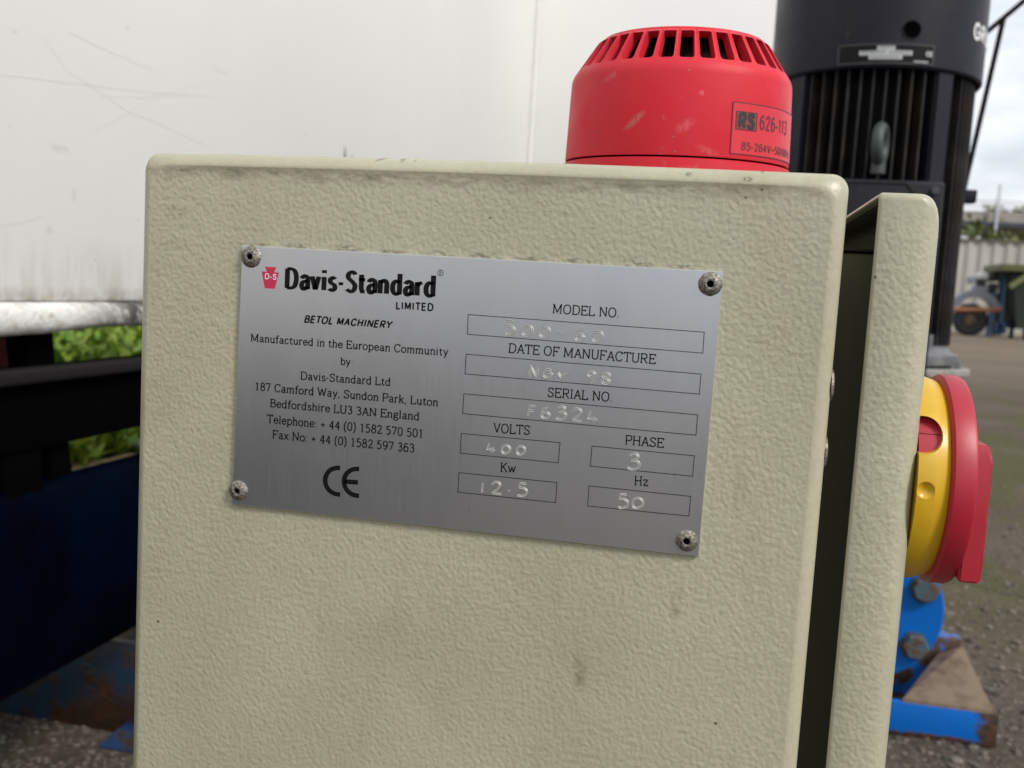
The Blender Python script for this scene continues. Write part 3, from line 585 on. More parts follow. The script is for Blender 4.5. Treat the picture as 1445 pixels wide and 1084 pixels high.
# ------------------------------------------------------------------ lettering: a small serif stroke font and the built-in font
G = {
'A': '6|L.8 0 3.1 7 5.4 0|L1.6 2.4 4.6 2.4|S.8 0 .8|S5.4 0 .9', 'B': '5.6|L1.1 0 1.1 7|C1.1 7 3.2 7 4.4 6.3 4.4 4.6 3.2 3.8 1.1 3.7|C1.1 3.7 3.4 3.7 4.9 2.8 4.9 .9 3.4 0 1.1 0|S.7 0 .5|S.7 7 .5',
'C': '6.2|C5.4 5.4 4.6 6.7 3.4 7.05 1.6 6.2 .7 3.5 1.6 .8 3.4 -.05 4.8 .4 5.5 1.6|L5.4 7 5.4 5.2', 'D': '6.6|L1.1 0 1.1 7|C1.1 7 3.4 7 5.2 6 5.9 3.5 5.2 1 3.4 0 1.1 0|S.7 0 .5|S.7 7 .5',
'E': '5.8|L1.1 0 1.1 7|L.3 7 5 7 5 5.7|L1.1 3.7 3.8 3.7|L3.8 4.5 3.8 2.9|L.3 0 5.1 0 5.3 1.4', 'F': '5.4|L1.1 0 1.1 7|L.3 7 4.9 7 4.9 5.7|L1.1 3.6 3.6 3.6|L3.6 4.4 3.6 2.8|S1.1 0 .9',
'H': '6.6|L1.2 0 1.2 7|L5.4 0 5.4 7|L1.2 3.6 5.4 3.6|S1.2 0 .9|S1.2 7 .9|S5.4 0 .9|S5.4 7 .9', 'I': '2.6|L1.2 0 1.2 7|S1.2 0 .9|S1.2 7 .9',
'K': '6|L1.1 0 1.1 7|L5 7 1.2 3|L2.5 4.2 5.2 0|S1.1 0 .9|S1.1 7 .9|S5 7 .8|S5.2 0 .8', 'L': '5.3|L1.1 0 1.1 7|L.3 0 4.7 0 4.9 1.6|S1.1 7 .9',
'M': '8.2|L1.2 0 1.3 7|L1.3 7 4 .6|L4 .6 6.7 7|L6.8 7 6.8 0|S1.2 0 .8|S.9 7 .6|S7 7 .7|S6.8 0 .9', 'N': '6.8|L1.2 0 1.2 7|L1.2 7 5.6 0|L5.6 0 5.6 7|S1.2 0 .8|S.9 7 .7|S5.6 7 .8',
'O': '6.8|C3.3 7.05 5.2 6.2 6 3.5 5.2 .8 3.3 -.05 1.4 .8 .6 3.5 1.4 6.2 3.3 7.05', 'P': '5.5|L1.1 0 1.1 7|C1.1 7 3.4 7 4.9 6.4 4.9 4 3.4 3.2 1.1 3.2|S1.1 0 .9|S.7 7 .5',
'R': '6.2|L1.1 0 1.1 7|C1.1 7 3.4 7 4.8 6.4 4.8 4.1 3.4 3.4 1.1 3.3|L3 3.3 4.9 .2 5.8 0|S1.1 0 .9|S.7 7 .5', 'S': '5.4|C4.4 5.6 3.9 6.7 2.7 7.05 1.2 6.4 .9 5.2 1.8 4.1 3.6 3.2 4.6 2 4.2 .6 2.7 -.05 1.4 .3 .8 1.5|L4.5 7 4.5 5.4|L.8 0 .8 1.7',
'T': '6|L3 0 3 7|L.5 5.6 .5 7 5.5 7 5.5 5.6|S3 0 .9', 'U': '6.4|C1.1 7 1.1 2.4 1.6 .6 3.2 -.05 4.8 .6 5.3 2.4 5.3 7|S1.1 7 .9|S5.3 7 .8',
'V': '6.2|L.9 7 3.2 0 5.4 7|S.9 7 .8|S5.4 7 .8', 'W': '8.6|L.7 7 2.5 0 4.3 6.6 6.1 0 7.8 7|S.7 7 .8|S7.8 7 .8',
'a': '4.8|C1 3.6 1.6 4.5 2.7 4.6 3.5 3.8 3.5 .8 4 0 4.5 .2|C3.5 2.8 1.6 2.3 .8 1.2 1.6 0 2.8 .3 3.5 1.2', 'b': '5.1|L1.1 7 1.1 0|C1.1 3.4 2 4.5 3 4.6 4.2 3.7 4.5 2.3 4 .6 2.7 -.05 1.8 .2 1.1 1|S.7 7 .5',
'c': '4.4|C3.7 3.4 3 4.5 2.2 4.6 1 3.8 .7 2.3 1.2 .6 2.3 -.05 3.3 .3 3.9 1.2', 'd': '5.1|L3.9 7 3.9 0 4.6 0|C3.9 3.6 3.2 4.5 2.2 4.6 1 3.7 .7 2.3 1.1 .7 2.2 -.05 3.3 .4 3.9 1.2|S3.5 7 .5',
'e': '4.7|C.8 2.5 4 2.6 3.7 4 2.5 4.65 1.1 3.8 .7 2.3 1.3 .5 2.6 -.05 3.6 .4 4.1 1.3', 'f': '3.3|C3.4 6.6 2.7 7.05 1.8 6.6 1.5 5.6 1.5 4 1.5 2 1.5 0|L.5 4.6 2.9 4.6|S1.5 0 .9',
'g': '4.8|C2.4 4.65 3.5 4.1 3.5 2.6 2.3 2 1.1 2.6 1.1 4.1 2.4 4.65|C1.4 2.1 .9 1.2 1.8 .6 3.6 .4 4.3 -.5 3.7 -1.7 2.2 -2.1 .8 -1.5 .8 -.6 1.7 .3|L3.5 4.2 4.5 4.7',
'h': '5|L1.1 7 1.1 0|C1.1 3.2 2 4.4 3 4.6 3.9 3.7 3.9 2 3.9 0|S.7 7 .5|S1.1 0 .8|S3.9 0 .8', 'i': '2.5|L1.2 0 1.2 4.6 .5 4.6|S1.2 0 .8|L1.2 6.1 1.2 6.9', 'k': '4.9|L1.1 7 1.1 0|L3.9 4.6 1.2 2|L2.1 2.9 4.1 0|S.7 7 .5|S1.1 0 .8|S3.9 4.6 .7|S4.1 0 .7',
'l': '2.5|L1.2 7 1.2 0|S1.2 0 .8|S.8 7 .5', 'm': '7.5|L1.1 4.6 1.1 0|C1.1 3.2 2 4.5 2.9 4.6 3.7 3.7 3.7 2 3.7 0|C3.7 3.2 4.6 4.5 5.5 4.6 6.3 3.7 6.3 2 6.3 0|S.7 4.6 .5|S1.1 0 .8|S3.7 0 .8|S6.3 0 .8',
'n': '5|L1.1 4.6 1.1 0|C1.1 3.2 2 4.5 3 4.6 3.9 3.7 3.9 2 3.9 0|S.7 4.6 .5|S1.1 0 .8|S3.9 0 .8', 'o': '5|C2.5 4.65 3.9 3.9 4.4 2.3 3.9 .6 2.5 -.05 1.1 .6 .6 2.3 1.1 3.9 2.5 4.65',
'p': '5.1|L1.1 4.6 1.1 -2|C1.1 3.4 2 4.5 3 4.6 4.2 3.7 4.5 2.3 4 .6 2.7 -.05 1.8 .2 1.1 1|S.7 4.6 .5|S1.1 -2 .9', 'r': '3.7|L1.1 4.6 1.1 0|C1.1 3 1.9 4.4 2.8 4.7 3.4 4.3|S.7 4.6 .5|S1.1 0 .8',
's': '4.1|C3.3 3.7 2.8 4.5 2 4.65 1.1 4.1 1.2 3 2.3 2.4 3.5 1.6 3.3 .4 2.1 -.05 1.2 .2 .8 1.2', 't': '3.5|C1.5 6 1.5 4 1.5 1.5 1.8 .3 2.6 0 3.3 .5|L.5 4.6 3 4.6', 'u': '5|C1.1 4.6 1.1 2.6 1.2 .9 2 -.05 3 .3 3.9 1.4|L3.9 4.6 3.9 0 4.6 0|S.7 4.6 .5|S3.5 4.6 .5',
'v': '4.8|L.7 4.6 2.5 0 4.1 4.6|S.7 4.6 .7|S4.1 4.6 .6', 'w': '6.7|L.6 4.6 2 0 3.3 4.2 4.6 0 5.9 4.6|S.6 4.6 .6|S5.9 4.6 .6', 'x': '4.7|L.8 4.6 4 0|L3.9 4.6 .7 0|S.8 4.6 .7|S3.9 4.6 .6|S.7 0 .6|S4 0 .7', 'y': '4.8|L.8 4.6 2.5 .3|C4.1 4.6 2.5 .2 1.8 -1.6 .8 -1.9|S.8 4.6 .7|S4.1 4.6 .6', 'z': '4.6|L.9 3.6 .9 4.6 3.8 4.6 .7 0 3.9 0 3.9 1.1',
'0': '5|C2.5 7.05 3.8 6.2 4.3 3.5 3.8 .8 2.5 -.05 1.2 .8 .7 3.5 1.2 6.2 2.5 7.05', '1': '5|L1.3 5.9 2.6 7 2.6 0|S2.6 0 .9', '2': '5|C.9 5.4 1.3 6.6 2.5 7.05 3.8 6.4 3.9 5 3 3.2 .9 .1|L.9 .1 4.1 .1 4.2 1.2', '3': '5|C1 6 1.8 7 3 6.9 3.7 5.7 3.2 4.2 2 3.8|C2 3.8 3.5 3.5 4.2 2 3.5 .3 2.2 -.1 .9 .8',
'4': '5|L3.2 0 3.2 7 .6 2 4.4 2|S3.2 0 .8', '5': '5|L3.9 7 1.4 7 1.1 3.9|C1.1 3.9 2.4 4.4 3.8 3.6 4.1 2 3.3 .3 2 -.1 .9 .8', '6': '5|C3.8 6.3 2.7 7 1.5 6 .8 3.8 .8 1.8 1.6 .1 2.8 0 4 .8 4.1 2.9 3.2 4.2 2 4.1 .9 2.8', '7': '5|L.8 5.8 .8 7 4.2 7 2 0',
'8': '5|C2.5 3.8 1.2 4.7 1.2 6.2 2.5 7.05 3.8 6.2 3.8 4.7 2.5 3.8|C2.5 3.8 1 2.9 .8 1.2 1.6 .1 2.5 -.05 3.4 .1 4.2 1.2 4 2.9 2.5 3.8', '9': '5|C1.2 .7 2.3 0 3.5 1 4.2 3.2 4.2 5.2 3.4 6.9 2.2 7 1 6.2 .9 4.1 1.8 2.8 3 2.9 4.1 4.2',
',': '2.2|L1.1 .5 .7 -1.2', '.': '2.2|L1 0 1 .7', ':': '2.4|L1.1 0 1.1 .7|L1.1 3.6 1.1 4.3', '+': '5|L.6 2.8 4 2.8|L2.3 1.1 2.3 4.5', '(': '3|C2.3 7.8 1.1 5.6 .8 3 1.1 .4 2.3 -1.8', ')': '3|C.7 7.8 1.9 5.6 2.2 3 1.9 .4 .7 -1.8', '-': '3|L.5 2.5 2.4 2.5', ' ': '2.6'}
def catmull(P, n=4):
    if len(P) < 3: return P
    out = []; closed = (Vector(P[0])-Vector(P[-1])).length < .01
    for i in range(len(P)-1):
        p1, p2 = Vector(P[i]), Vector(P[i+1])
        p0_ = Vector(P[i-1]) if i else (Vector(P[-2]) if closed else p1); p3 = Vector(P[i+2]) if i+2 < len(P) else (Vector(P[1]) if closed else p2)
        for k in range(n):
            t = k/n; out.append(.5*((2*p1)+(p2-p0_)*t+(2*p0_-5*p1+4*p2-p3)*t*t+(3*p1-p0_-3*p2+p3)*t**3))
    out.append(Vector(P[-1])); return [tuple(v) for v in out]
def glyph_strokes(text, track=0):
    x = 0; out = []
    for ch in text:
        parts = G[ch].split('|'); adv = float(parts[0])
        for s in parts[1:]:
            n = [float(q) for q in s[1:].split()]
            if s[0] == 'S': out.append((.5, [(x+n[0]-n[2], n[1]), (x+n[0]+n[2], n[1])]))
            else:
                P = [(x+a, b) for a, b in zip(n[::2], n[1::2])]; out.append((1, catmull(P) if s[0] == 'C' else P))
        x += adv+track
    return out, x-track
def ribbon(P, hw):
    """2-D ribbon outline quads for a polyline"""
    P = [Vector(p) for p in P]; L_, R_ = [], []
    for i in range(1, len(P)-1):             # a sharp corner starts a new stroke
        if (P[i]-P[i-1]).dot(P[i+1]-P[i]) < -1e-6*0-.05*(P[i]-P[i-1]).length*(P[i+1]-P[i]).length:
            return ribbon(P[:i+1], hw)+ribbon(P[i:], hw)
    for i, p in enumerate(P):
        a = P[max(i-1, 0)]; b = P[min(i+1, len(P)-1)]
        d1 = (p-a).normalized() if i else (b-p).normalized(); d2 = (b-p).normalized() if i < len(P)-1 else d1
        n1 = Vector((-d1.y, d1.x)); n2 = Vector((-d2.y, d2.x)); m = n1+n2
        m = m/max(m.dot(n1), .45) if m.length > .2 else n1
        L_.append(p+m*hw); R_.append(p-m*hw)
    return [(L_[i], L_[i+1], R_[i+1], R_[i]) for i in range(len(P)-1)]
def serif_tris(text, wt=.30, track=0):
    st, wd = glyph_strokes(text, track); q = []
    for k, P in st: q += ribbon(P, wt if k == 1 else wt*.72)
    return q
SANS = {'E': '5.4|L4.6 7 1 7 1 0 4.7 0|L1 3.7 4.3 3.7', 'F': '5|L4.5 7 1 7 1 0|L1 3.6 4 3.6', 'L': '4.9|L1 7 1 0 4.5 0', 'T': '5.4|L2.7 0 2.7 7|L.2 7 5.2 7', 'C': '6.2|C5.4 5.2 4.6 6.6 3.4 7 1.6 6.2 .9 3.5 1.6 .8 3.4 0 4.7 .5 5.5 2',
'S': '5.4|C4.6 5.3 3.9 6.7 2.7 7 1.2 6.4 1 5.2 1.9 4.1 3.6 3.3 4.7 2 4.2 .6 2.7 0 1.3 .4 .7 1.8', 'G': '6.6|C5.6 5.2 4.8 6.6 3.5 7 1.7 6.2 .9 3.5 1.7 .8 3.5 0 5 .6 5.7 1.3|L3.6 3.3 5.7 3.3 5.7 .6', 'Y': '6|L.4 7 3 3.4 5.6 7|L3 3.4 3 0', 'B': '5.8|L1.1 0 1.1 7|C1.1 6.9 3.2 6.9 4.5 6.2 4.5 4.6 3.3 3.8 1.1 3.7|C1.1 3.7 3.5 3.7 5 2.8 5 .9 3.5 .1 1.1 .1',
'1': '4|L.9 5.7 2.3 7 2.3 0', '2': '5|C.8 5.2 1.3 6.6 2.5 7 3.8 6.4 4 5 3 3.3 .9 0|L.8 0 4.3 0', 'M': '7.2|L1 0 1 7|L1.2 7 3.6 .8|L3.6 .8 6 7|L6.2 7 6.2 0', 'N': '6.4|L1 0 1 7|L1.1 7 5.3 0|L5.4 0 5.4 7', 'R': '6|L1.1 0 1.1 7|C1.1 6.9 3.4 6.9 4.8 6.2 4.8 4.2 3.4 3.4 1.1 3.3|L3.1 3.3 5.2 0', 'z': '4.2|L.6 4.6 3.6 4.6 .6 0 3.8 0', '/': '3|L.3 -.3 2.7 7.3', '~': '5|C.5 3.2 1.4 4.1 2.5 3.4 3.6 2.7 4.5 3.6', 'l': '2|L1 0 1 7'}
def sans(text, wt=.6, track=.3, shear=0):
    x = 0; q = []
    for ch in text:
        parts = SANS.get(ch, G.get(ch)).split('|')
        for st in parts[1:]:
            if st[0] == 'S': continue
            n = [float(v) for v in st[1:].split()]; P = [(x+a, b) for a, b in zip(n[::2], n[1::2])]
            q += ribbon(catmull(P) if st[0] == 'C' else P, wt)
        x += float(parts[0])+track
    return [tuple(Vector((p.x+shear*p.y, p.y)) for p in z_) for z_ in q]
def font_tris(text, off=0, shear=0, space=1):
    c = bpy.data.curves.new('t', 'FONT'); c.body = text; c.size = 10; c.offset = off*10; c.shear = shear; c.space_character = space
    o = bpy.data.objects.new('t', c); COL.objects.link(o)
    dg = bpy.context.evaluated_depsgraph_get(); me = bpy.data.meshes.new_from_object(o.evaluated_get(dg))
    q = [tuple(Vector(me.vertices[i].co[:2]) for i in p.vertices) for p in me.polygons]
    bpy.data.objects.remove(o); bpy.data.curves.remove(c); bpy.data.meshes.remove(me); return q
def fit(quads, width, height, refh=None):
    """scale 2-D quads so that they start at 0, are width wide, and refh units become height"""
    xs_ = [p.x for q in quads for p in q]; x0, x1 = min(xs_), max(xs_); sx = width/(x1-x0); sy = height/refh
    return [tuple(Vector(((p.x-x0)*sx, p.y*sy)) for p in q) for q in quads]
def flat_mesh(quads, org, ex, ez):
    V, Fc = [], []
    for q in quads:
        n = len(V); V += [org+ex*p.x+ez*p.y for p in q]; Fc.append(tuple(range(n, n+len(q))))
    me = bpy.data.meshes.new('m'); me.from_pydata(V, [], Fc); me.update(); return me
PY = -.0016                                # front of the aluminium plate
def plate_text(quads, L_, R_, cap_px, refh, parent, m=None, y=PY-.00008, name='lettering'):
    a, b = atY(*L_, y), atY(*R_, y); ex = (b-a); wd = ex.length; ex.normalize(); ez = Vector((0, -1, 0)).cross(ex)*-1
    if ez.z < 0: ez = -ez
    p2 = atY(L_[0], L_[1]-cap_px, y); h = abs((p2-a).dot(ez))
    return link(name, flat_mesh(fit(quads, wd, h, refh), a, ex, ez), m or M_ink, parent)
def cyl_text(quads, c, R, a0, z0, m, parent, name='lettering'):
    V, Fc = [], []
    for q in quads:
        n = len(V)
        for p in q:
            t = a0+p.x/R; V.append((c[0]+R*math.cos(t), c[1]+R*math.sin(t), z0+p.y))
        Fc.append(tuple(range(n, n+len(q))))
    me = bpy.data.meshes.new('m'); me.from_pydata(V, [], Fc); me.update(); return link(name, me, m, parent)

def ce_quads():
    q = []; R_, w_ = 5, .85
    def arc(cx, a0, a1): return [(cx+R_*math.cos(math.radians(a0+(a1-a0)*k/16)), 5.0+R_*math.sin(math.radians(a0+(a1-a0)*k/16))) for k in range(17)]
    q += ribbon([(5.6, 10.0)]+arc(5, 90, 270)+[(5.6, 0)], w_); q += ribbon([(12.6, 10.0)]+arc(12, 90, 270)+[(12.6, 0)], w_); q += ribbon([(7.2, 5), (12.2, 5)], w_); return q
bm = bmesh.new()
for (u0, u1, v) in ((1240, 1261, 67), (1216, 1250, 73.2), (1254, 1284, 74.4), (1229, 1270, 80)):
    b0, _ = ang(MC, MR, u0, v); b1, _ = ang(MC, MR, u1, v); zz = on_cyl(MC, MR, 1250, v).z
    for dz_ in (-.0013, .0011): cyl_patch(bm, MC, MR+.0017, b0, b1, zz+dz_-.0003, zz+dz_+.0003, 5)
tag(link('small_print', done(bm, False), M_ink, fan), kind='stuff')
# big letters and CE on the motor
ga, gz = ang(MC, MR, 1373, 52)
cyl_text(fit(sans('GRUNDFOS', .8, .9), .19, .0225, 7), MC, MR+.0008, ga, gz-.001, M_whiteink, fan)
ga, gz = ang(MC, MR, 1306, 79.5)
cyl_text(fit(ce_quads(), .0105, .0068, 10), MC, MR+.0014, ga, gz, M_whiteink, fan)

# motor flange, lantern, pump housing, port flange
bm = bmesh.new(); lathe(bm, [(0, .0), (.176, 0), (.178, .003), (.178, .016), (.166, .020), (.158, .028), (.158, .050), (0, .050)], (MX, MY, z1-.02), 'Z', 96); link('motor_flange', done(bm), M_flange, pump)
fa = atY(1403, 523, MY); bm = bmesh.new(); lathe(bm, [(0, 0), (.195, 0), (.198, .003), (.198, .011), (.194, .014), (0, .014)], (MX, MY, z1-.038), 'Z', 96); link('lantern_plate', done(bm), worn('dusty pale flange', (.26, .24, .21), (.12, .1, .08), .5, .65, 30, .8), pump)
for k in range(8):
    a = th0+.42+k*PI/4; bm = bmesh.new(); lathe(bm, [(0, .014), (.011, .014), (.012, .011), (.012, 0)], (MX+.178*math.cos(a), MY+.178*math.sin(a), z1-.024), 'Z', 6)
    link('flange_nut', done(bm, False), M_flange, pump)
bm = bmesh.new(); lathe(bm, [(.10, 0), (.10, .22), (.14, .24)], (MX, MY, .36), 'Z', 48); link('lantern', done(bm), M_blue, pump)
bm = bmesh.new(); lathe(bm, [(0, 0), (.10, 0), (.125, .03), (.125, .22), (.14, .25), (.14, .32), (.10, .34), (0, .34)], (MX, MY, .05), 'Z', 64); link('pump_housing', done(bm), M_blue, pump)
fY = 1.235; fc = atY(1224, 857, fY); FR = (atY(1333, 852, fY)-fc).length
bm = bmesh.new(); lathe(bm, [(0, 0), (FR-.003, 0), (FR, .003), (FR, .020), (FR-.02, .024), (.07, .03), (.065, .12), (0, .12)], fc, 'Y', 80); pf = link('port_flange', done(bm), M_blue, pump)
b1 = atY(1303, 831, fY); b2 = atY(1292, 912, fY); rb = ((b1-fc).length+(b2-fc).length)/2
aa = math.atan2((b1-fc).z, (b1-fc).x); ab = math.atan2((b2-fc).z, (b2-fc).x)
for k in range(8):
    t = [aa, ab][k] if k < 2 else ab-(k-1)*((2*PI-(aa-ab))/7)
    c = fc+Vector((math.cos(t)*rb, 0, math.sin(t)*rb)); bm = bmesh.new()
    lathe(bm, [(0, -.015), (.018, -.015), (.0205, -.012), (.0205, -.0035), (.0235, -.0035), (.0235, 0)], c, 'Y', 6 if k else 8)
    link('bolt', done(bm, True, 25), M_bolt, pf)
# foot of the pump: front bar, dusty gusset plate, lug and rusted bolt
fY = 1.297
bm = bmesh.new(); box(bm, .20, .7247, fY, fY+.012, .002, .0585, .0022); foot = link('base_bar', done(bm), M_bar, pump)
bm = bmesh.new(); t0 = atZ(1264, 969, .058); q = [Vector((t0.x, fY+.001, .058)), Vector((atZ(1398, 1003, .058).x, fY+.001, .0585))]
q += [atY(1358, 916, fY+.17), atY(1326, 924, fY+.17)]
lo = [bm.verts.new(v) for v in q]; hi = [bm.verts.new(v+Vector((0, .0015, .006))) for v in q]
for k in range(4): bm.faces.new((lo[k], lo[(k+1) % 4], hi[(k+1) % 4], hi[k]))
bm.faces.new(lo); bm.faces.new(hi); link('foot_plate', done(bm, False), M_tan, pump)
l0, l1 = atY(1322, 932, fY+.175), atY(1359, 900, fY+.175)
bm = bmesh.new(); box(bm, l0.x-.10, l1.x, fY+.175, fY+.22, min(l0.z, l1.z)-.10, max(l0.z, l1.z)-.004, .004); link('lug', done(bm), worn('blue lug with rust', (.001, .115, .46), (.10, .045, .02), .46, .52, 34), pump)
c = atY(1331, 934, fY+.15); bm = bmesh.new(); lathe(bm, [(0, .008), (.011, .008), (.013, .005), (.013, -.008)], c, 'Z', 6); link('anchor_bolt', done(bm, False), M_bolt2, pump)
bm = bmesh.new(); box(bm, .20, .72, MY+.16, MY+.172, .002, .0585, .002); link('base_bar', done(bm), M_blue, pump)

# black steel struts of a handrail farther behind the motor
hr = empty('handrail', atZ(1380, 700), 'thin black steel handrail struts rising diagonally behind the motor', 'handrail')
HY = 2.25
bm = bmesh.new(); a, b = atY(1375, 60, HY), atY(1560, -95, HY); tube(bm, [a+(a-b)*.6, b], .0065, 10); link('rail', done(bm), M_black, hr)
bm = bmesh.new(); a, b = atY(1416, 27, HY), atY(1384, 165, HY); tube(bm, [a, b, b+(b-a)*3.4], .0062, 10); link('strut', done(bm), M_black, hr)
a, b = atY(1560, -95, HY), Vector((atY(1560, -95, HY).x, HY, 0)); bm = bmesh.new(); tube(bm, [a, b], .0065, 10); link('upright', done(bm), M_black, hr)
p = atY(1372, 276, MY+.0); bm = bmesh.new(); box(bm, p.x-.05, p.x+.008, MY+.0, MY+.03, p.z-.012, p.z+.010, .002); link('side_bracket', done(bm), M_motor, pump)

# ------------------------------------------------------------------ FAR BACKGROUND
# corrugated wall
WY = 45.0
cw = mat('pale corrugated sheet', (.44, .42, .38), .6); g = N(cw); g.col(g.mix(g.ramp(g.noise((1, 1, .4), 4), .35, .7), (.46, .44, .40), (.36, .34, .30)))
wall = empty('corrugated_wall', (20, WY, 0), 'pale corrugated steel wall at the back of the yard behind the machinery', 'wall')
topz = atY(1410, 343, WY).z
for k in range(14):
    x0 = 2+k*2.6; bm = bmesh.new(); prof = []
    for j in range(5):
        b = x0+j*.52; prof += [(b, 0), (b+.16, 0), (b+.22, .07), (b+.40, .07), (b+.46, 0)]
    prof.append((x0+2.6-.001, 0)); prev = None
    for x, dy in prof:
        cur = (bm.verts.new((x, WY-dy, 0)), bm.verts.new((x, WY-dy, topz)))
        if prev: bm.faces.new((prev[0], cur[0], cur[1], prev[1]))
        prev = cur
    link('sheet', done(bm, False), cw, wall)
bm = bmesh.new(); box(bm, 2, 38.4, WY-.10, WY+.1, topz, topz+.12); link('capping', done(bm, False), worn('dark capping', (.12, .11, .09), (.1, .06, .03)), wall)
# overpass
OY = 60.0
br = empty('overpass', (30, OY, 0), 'concrete overpass with a metal railing beyond the corrugated wall', 'bridge')
mcon = worn('weathered concrete', (.34, .31, .27), (.16, .14, .12), .5, .7, .5, .9)
d0, d1 = atY(1410, 322, OY).z, atY(1410, 299, OY).z
bm = bmesh.new(); box(bm, -5, 70, OY, OY+7, d0, d1); link('deck', done(bm, False), mcon, br)
bm = bmesh.new(); box(bm, -5, 70, OY-.25, OY, d0+.10, d0+.32); link('ledge', done(bm, False), mat('dark blue-grey ledge steel', (.05, .06, .08), .6), br)  # ledge coloured dark blue-grey
for x in (-2, 16, 34, 52):
    bm = bmesh.new(); box(bm, x, x+1.4, OY+1, OY+6, 0, d0); link('pier', done(bm, False), mcon, br)
mr = mat('galvanised railing', (.55, .57, .59), .5); rt = atY(1410, 284, OY).z
for zz in (rt, (rt*2+d1)/3, (rt+2*d1)/3):
    bm = bmesh.new(); bar(bm, (-5, OY+.1, zz), (70, OY+.1, zz), .07, .07); link('rail', done(bm, False), mr, br)
x0 = atY(1407, 300, OY).x; bm = bmesh.new(); box(bm, -.07, .07, .02, .16, d1-.9, rt+.12); pm = done(bm, False); pm.materials.append(mr)
for k in range(-9, 15):
    o = bpy.data.objects.new('railing_post', pm); COL.objects.link(o); o.parent = br; o.location = (x0+k*2.3-30, -.08, 0)
lp = atY(1406, 290, OY); bm = bmesh.new(); box(bm, lp.x-.06, lp.x+.06, OY-.4, OY-.28, d0-.3, rt+.9); link('lamp_post', done(bm, False), mr, br)
# greenery hanging between the wall and the overpass
rnd = random.Random(9); pts = []
g0, g1 = atY(1410, 346, 48).z, atY(1410, 316, 48).z
for _ in range(9000):
    x = rnd.uniform(0, 45); pts.append((x, 47.5+rnd.uniform(0, 5), g0-.4+(g1-g0+.4)*rnd.random()*(.8+.25*math.sin(x*1.3)+.1*math.sin(x*4))))
tag(link('hedge', leaves_mesh(pts, 7, .42), M_ivy), 'strip of green foliage between the corrugated wall and the overpass', None, None, 'stuff')
rnd = random.Random(19); pts = []
for cx_, hh, rr in ((18.9, 2.2, 1.2), (20.6, 2.0, .9), (27, 3.5, 2.4), (34, 3, 2.5)):
    zb_ = d1
    tr_ = empty('tree', (cx_, 75, 0), {18.9: 'small loose tree crown showing through the overpass railing', 20.6: 'tiny tree crown right of the small loose one behind the railing', 27: 'broad tree behind the overpass right of the view', 34: 'rightmost broad tree behind the overpass'}[cx_], 'tree')
    pts = []
    for _ in range(900):
        d = Vector((rnd.gauss(0, 1), rnd.gauss(0, 1), rnd.gauss(0, .8))).normalized()*rnd.random()**.4
        pts.append((cx_+d.x*rr, 75+d.y*rr, zb_+d.z*hh*.5+.8))
    link('crown', leaves_mesh(pts, 4, .35), M_ivy, tr_)
    bm = bmesh.new(); tube(bm, [(cx_, 75, 0), (cx_+.1, 75, zb_*.6), (cx_, 75, zb_+.8)], .2, 8, rs=[.28, .2, .08]); link('trunk', done(bm), M_rubble, tr_)

# machinery in the yard
def px_box(bm, u0, u1, v0, v1, Y, dep, bev=.02):
    a, b = atY(u0, v1, Y), atY(u1, v0, Y); box(bm, a.x, b.x, Y, Y+dep, max(a.z, .0), b.z, bev, 1)
KY = 36.0
skip = empty('skip', atZ(1425, 478), 'dark green steel skip with a sloping olive lid at the right edge of the yard', 'skip')
mg = worn('dark green paint', (.006, .016, .006), (.022, .011, .006), .5, .7, .9, .7)
bm = bmesh.new(); a, b = atY(1422, 470, KY-1), atY(1500, 405, KY-1)
vs = [bm.verts.new(v) for v in ((a.x+.25, KY-1, .35), (b.x, KY-1, .35), (b.x, KY+1, .35), (a.x+.25, KY+1, .35), (a.x, KY-1, b.z+.4), (b.x, KY-1, b.z+.5), (b.x, KY+1, b.z+.5), (a.x, KY+1, b.z+.4))]
for f in ((0, 1, 5, 4), (1, 2, 6, 5), (2, 3, 7, 6), (3, 0, 4, 7), (4, 5, 6, 7), (3, 2, 1, 0)): bm.faces.new([vs[i] for i in f])
link('hull', done(bm, False), mg, skip)
bm = bmesh.new(); px_box(bm, 1412, 1500, 376, 382, KY-1.2, 2.2); link('lid', done(bm, False), worn('olive lid', (.09, .10, .03), (.08, .05, .02), .5, .7, 1.2), skip)
bm = bmesh.new(); bar(bm, atY(1425, 405, KY-1.3), atY(1475, 372, KY-1.3), .16, .16); link('arm', done(bm, False), worn('olive arm', (.14, .16, .05), (.08, .05, .02), .5, .7, 1.2), skip)
for u in (1426, 1446, 1470):
    bm = bmesh.new(); px_box(bm, u, u+7, 450, 482, KY-.9, .3); link('runner', done(bm, False), M_black, skip)
rig = empty('yard_machine', atZ(1385, 478), 'blue framed machine with a white canister and a dark wheel behind the motor', 'machine')
mb = mat('faded blue steel', (.09, .17, .30), .6); mw = mat('faded white canister', (.6, .6, .58), .6); mk = mat('dark machine metal', (.02, .022, .025), .6); mgry = mat('grey mudguard', (.24, .25, .29), .5)
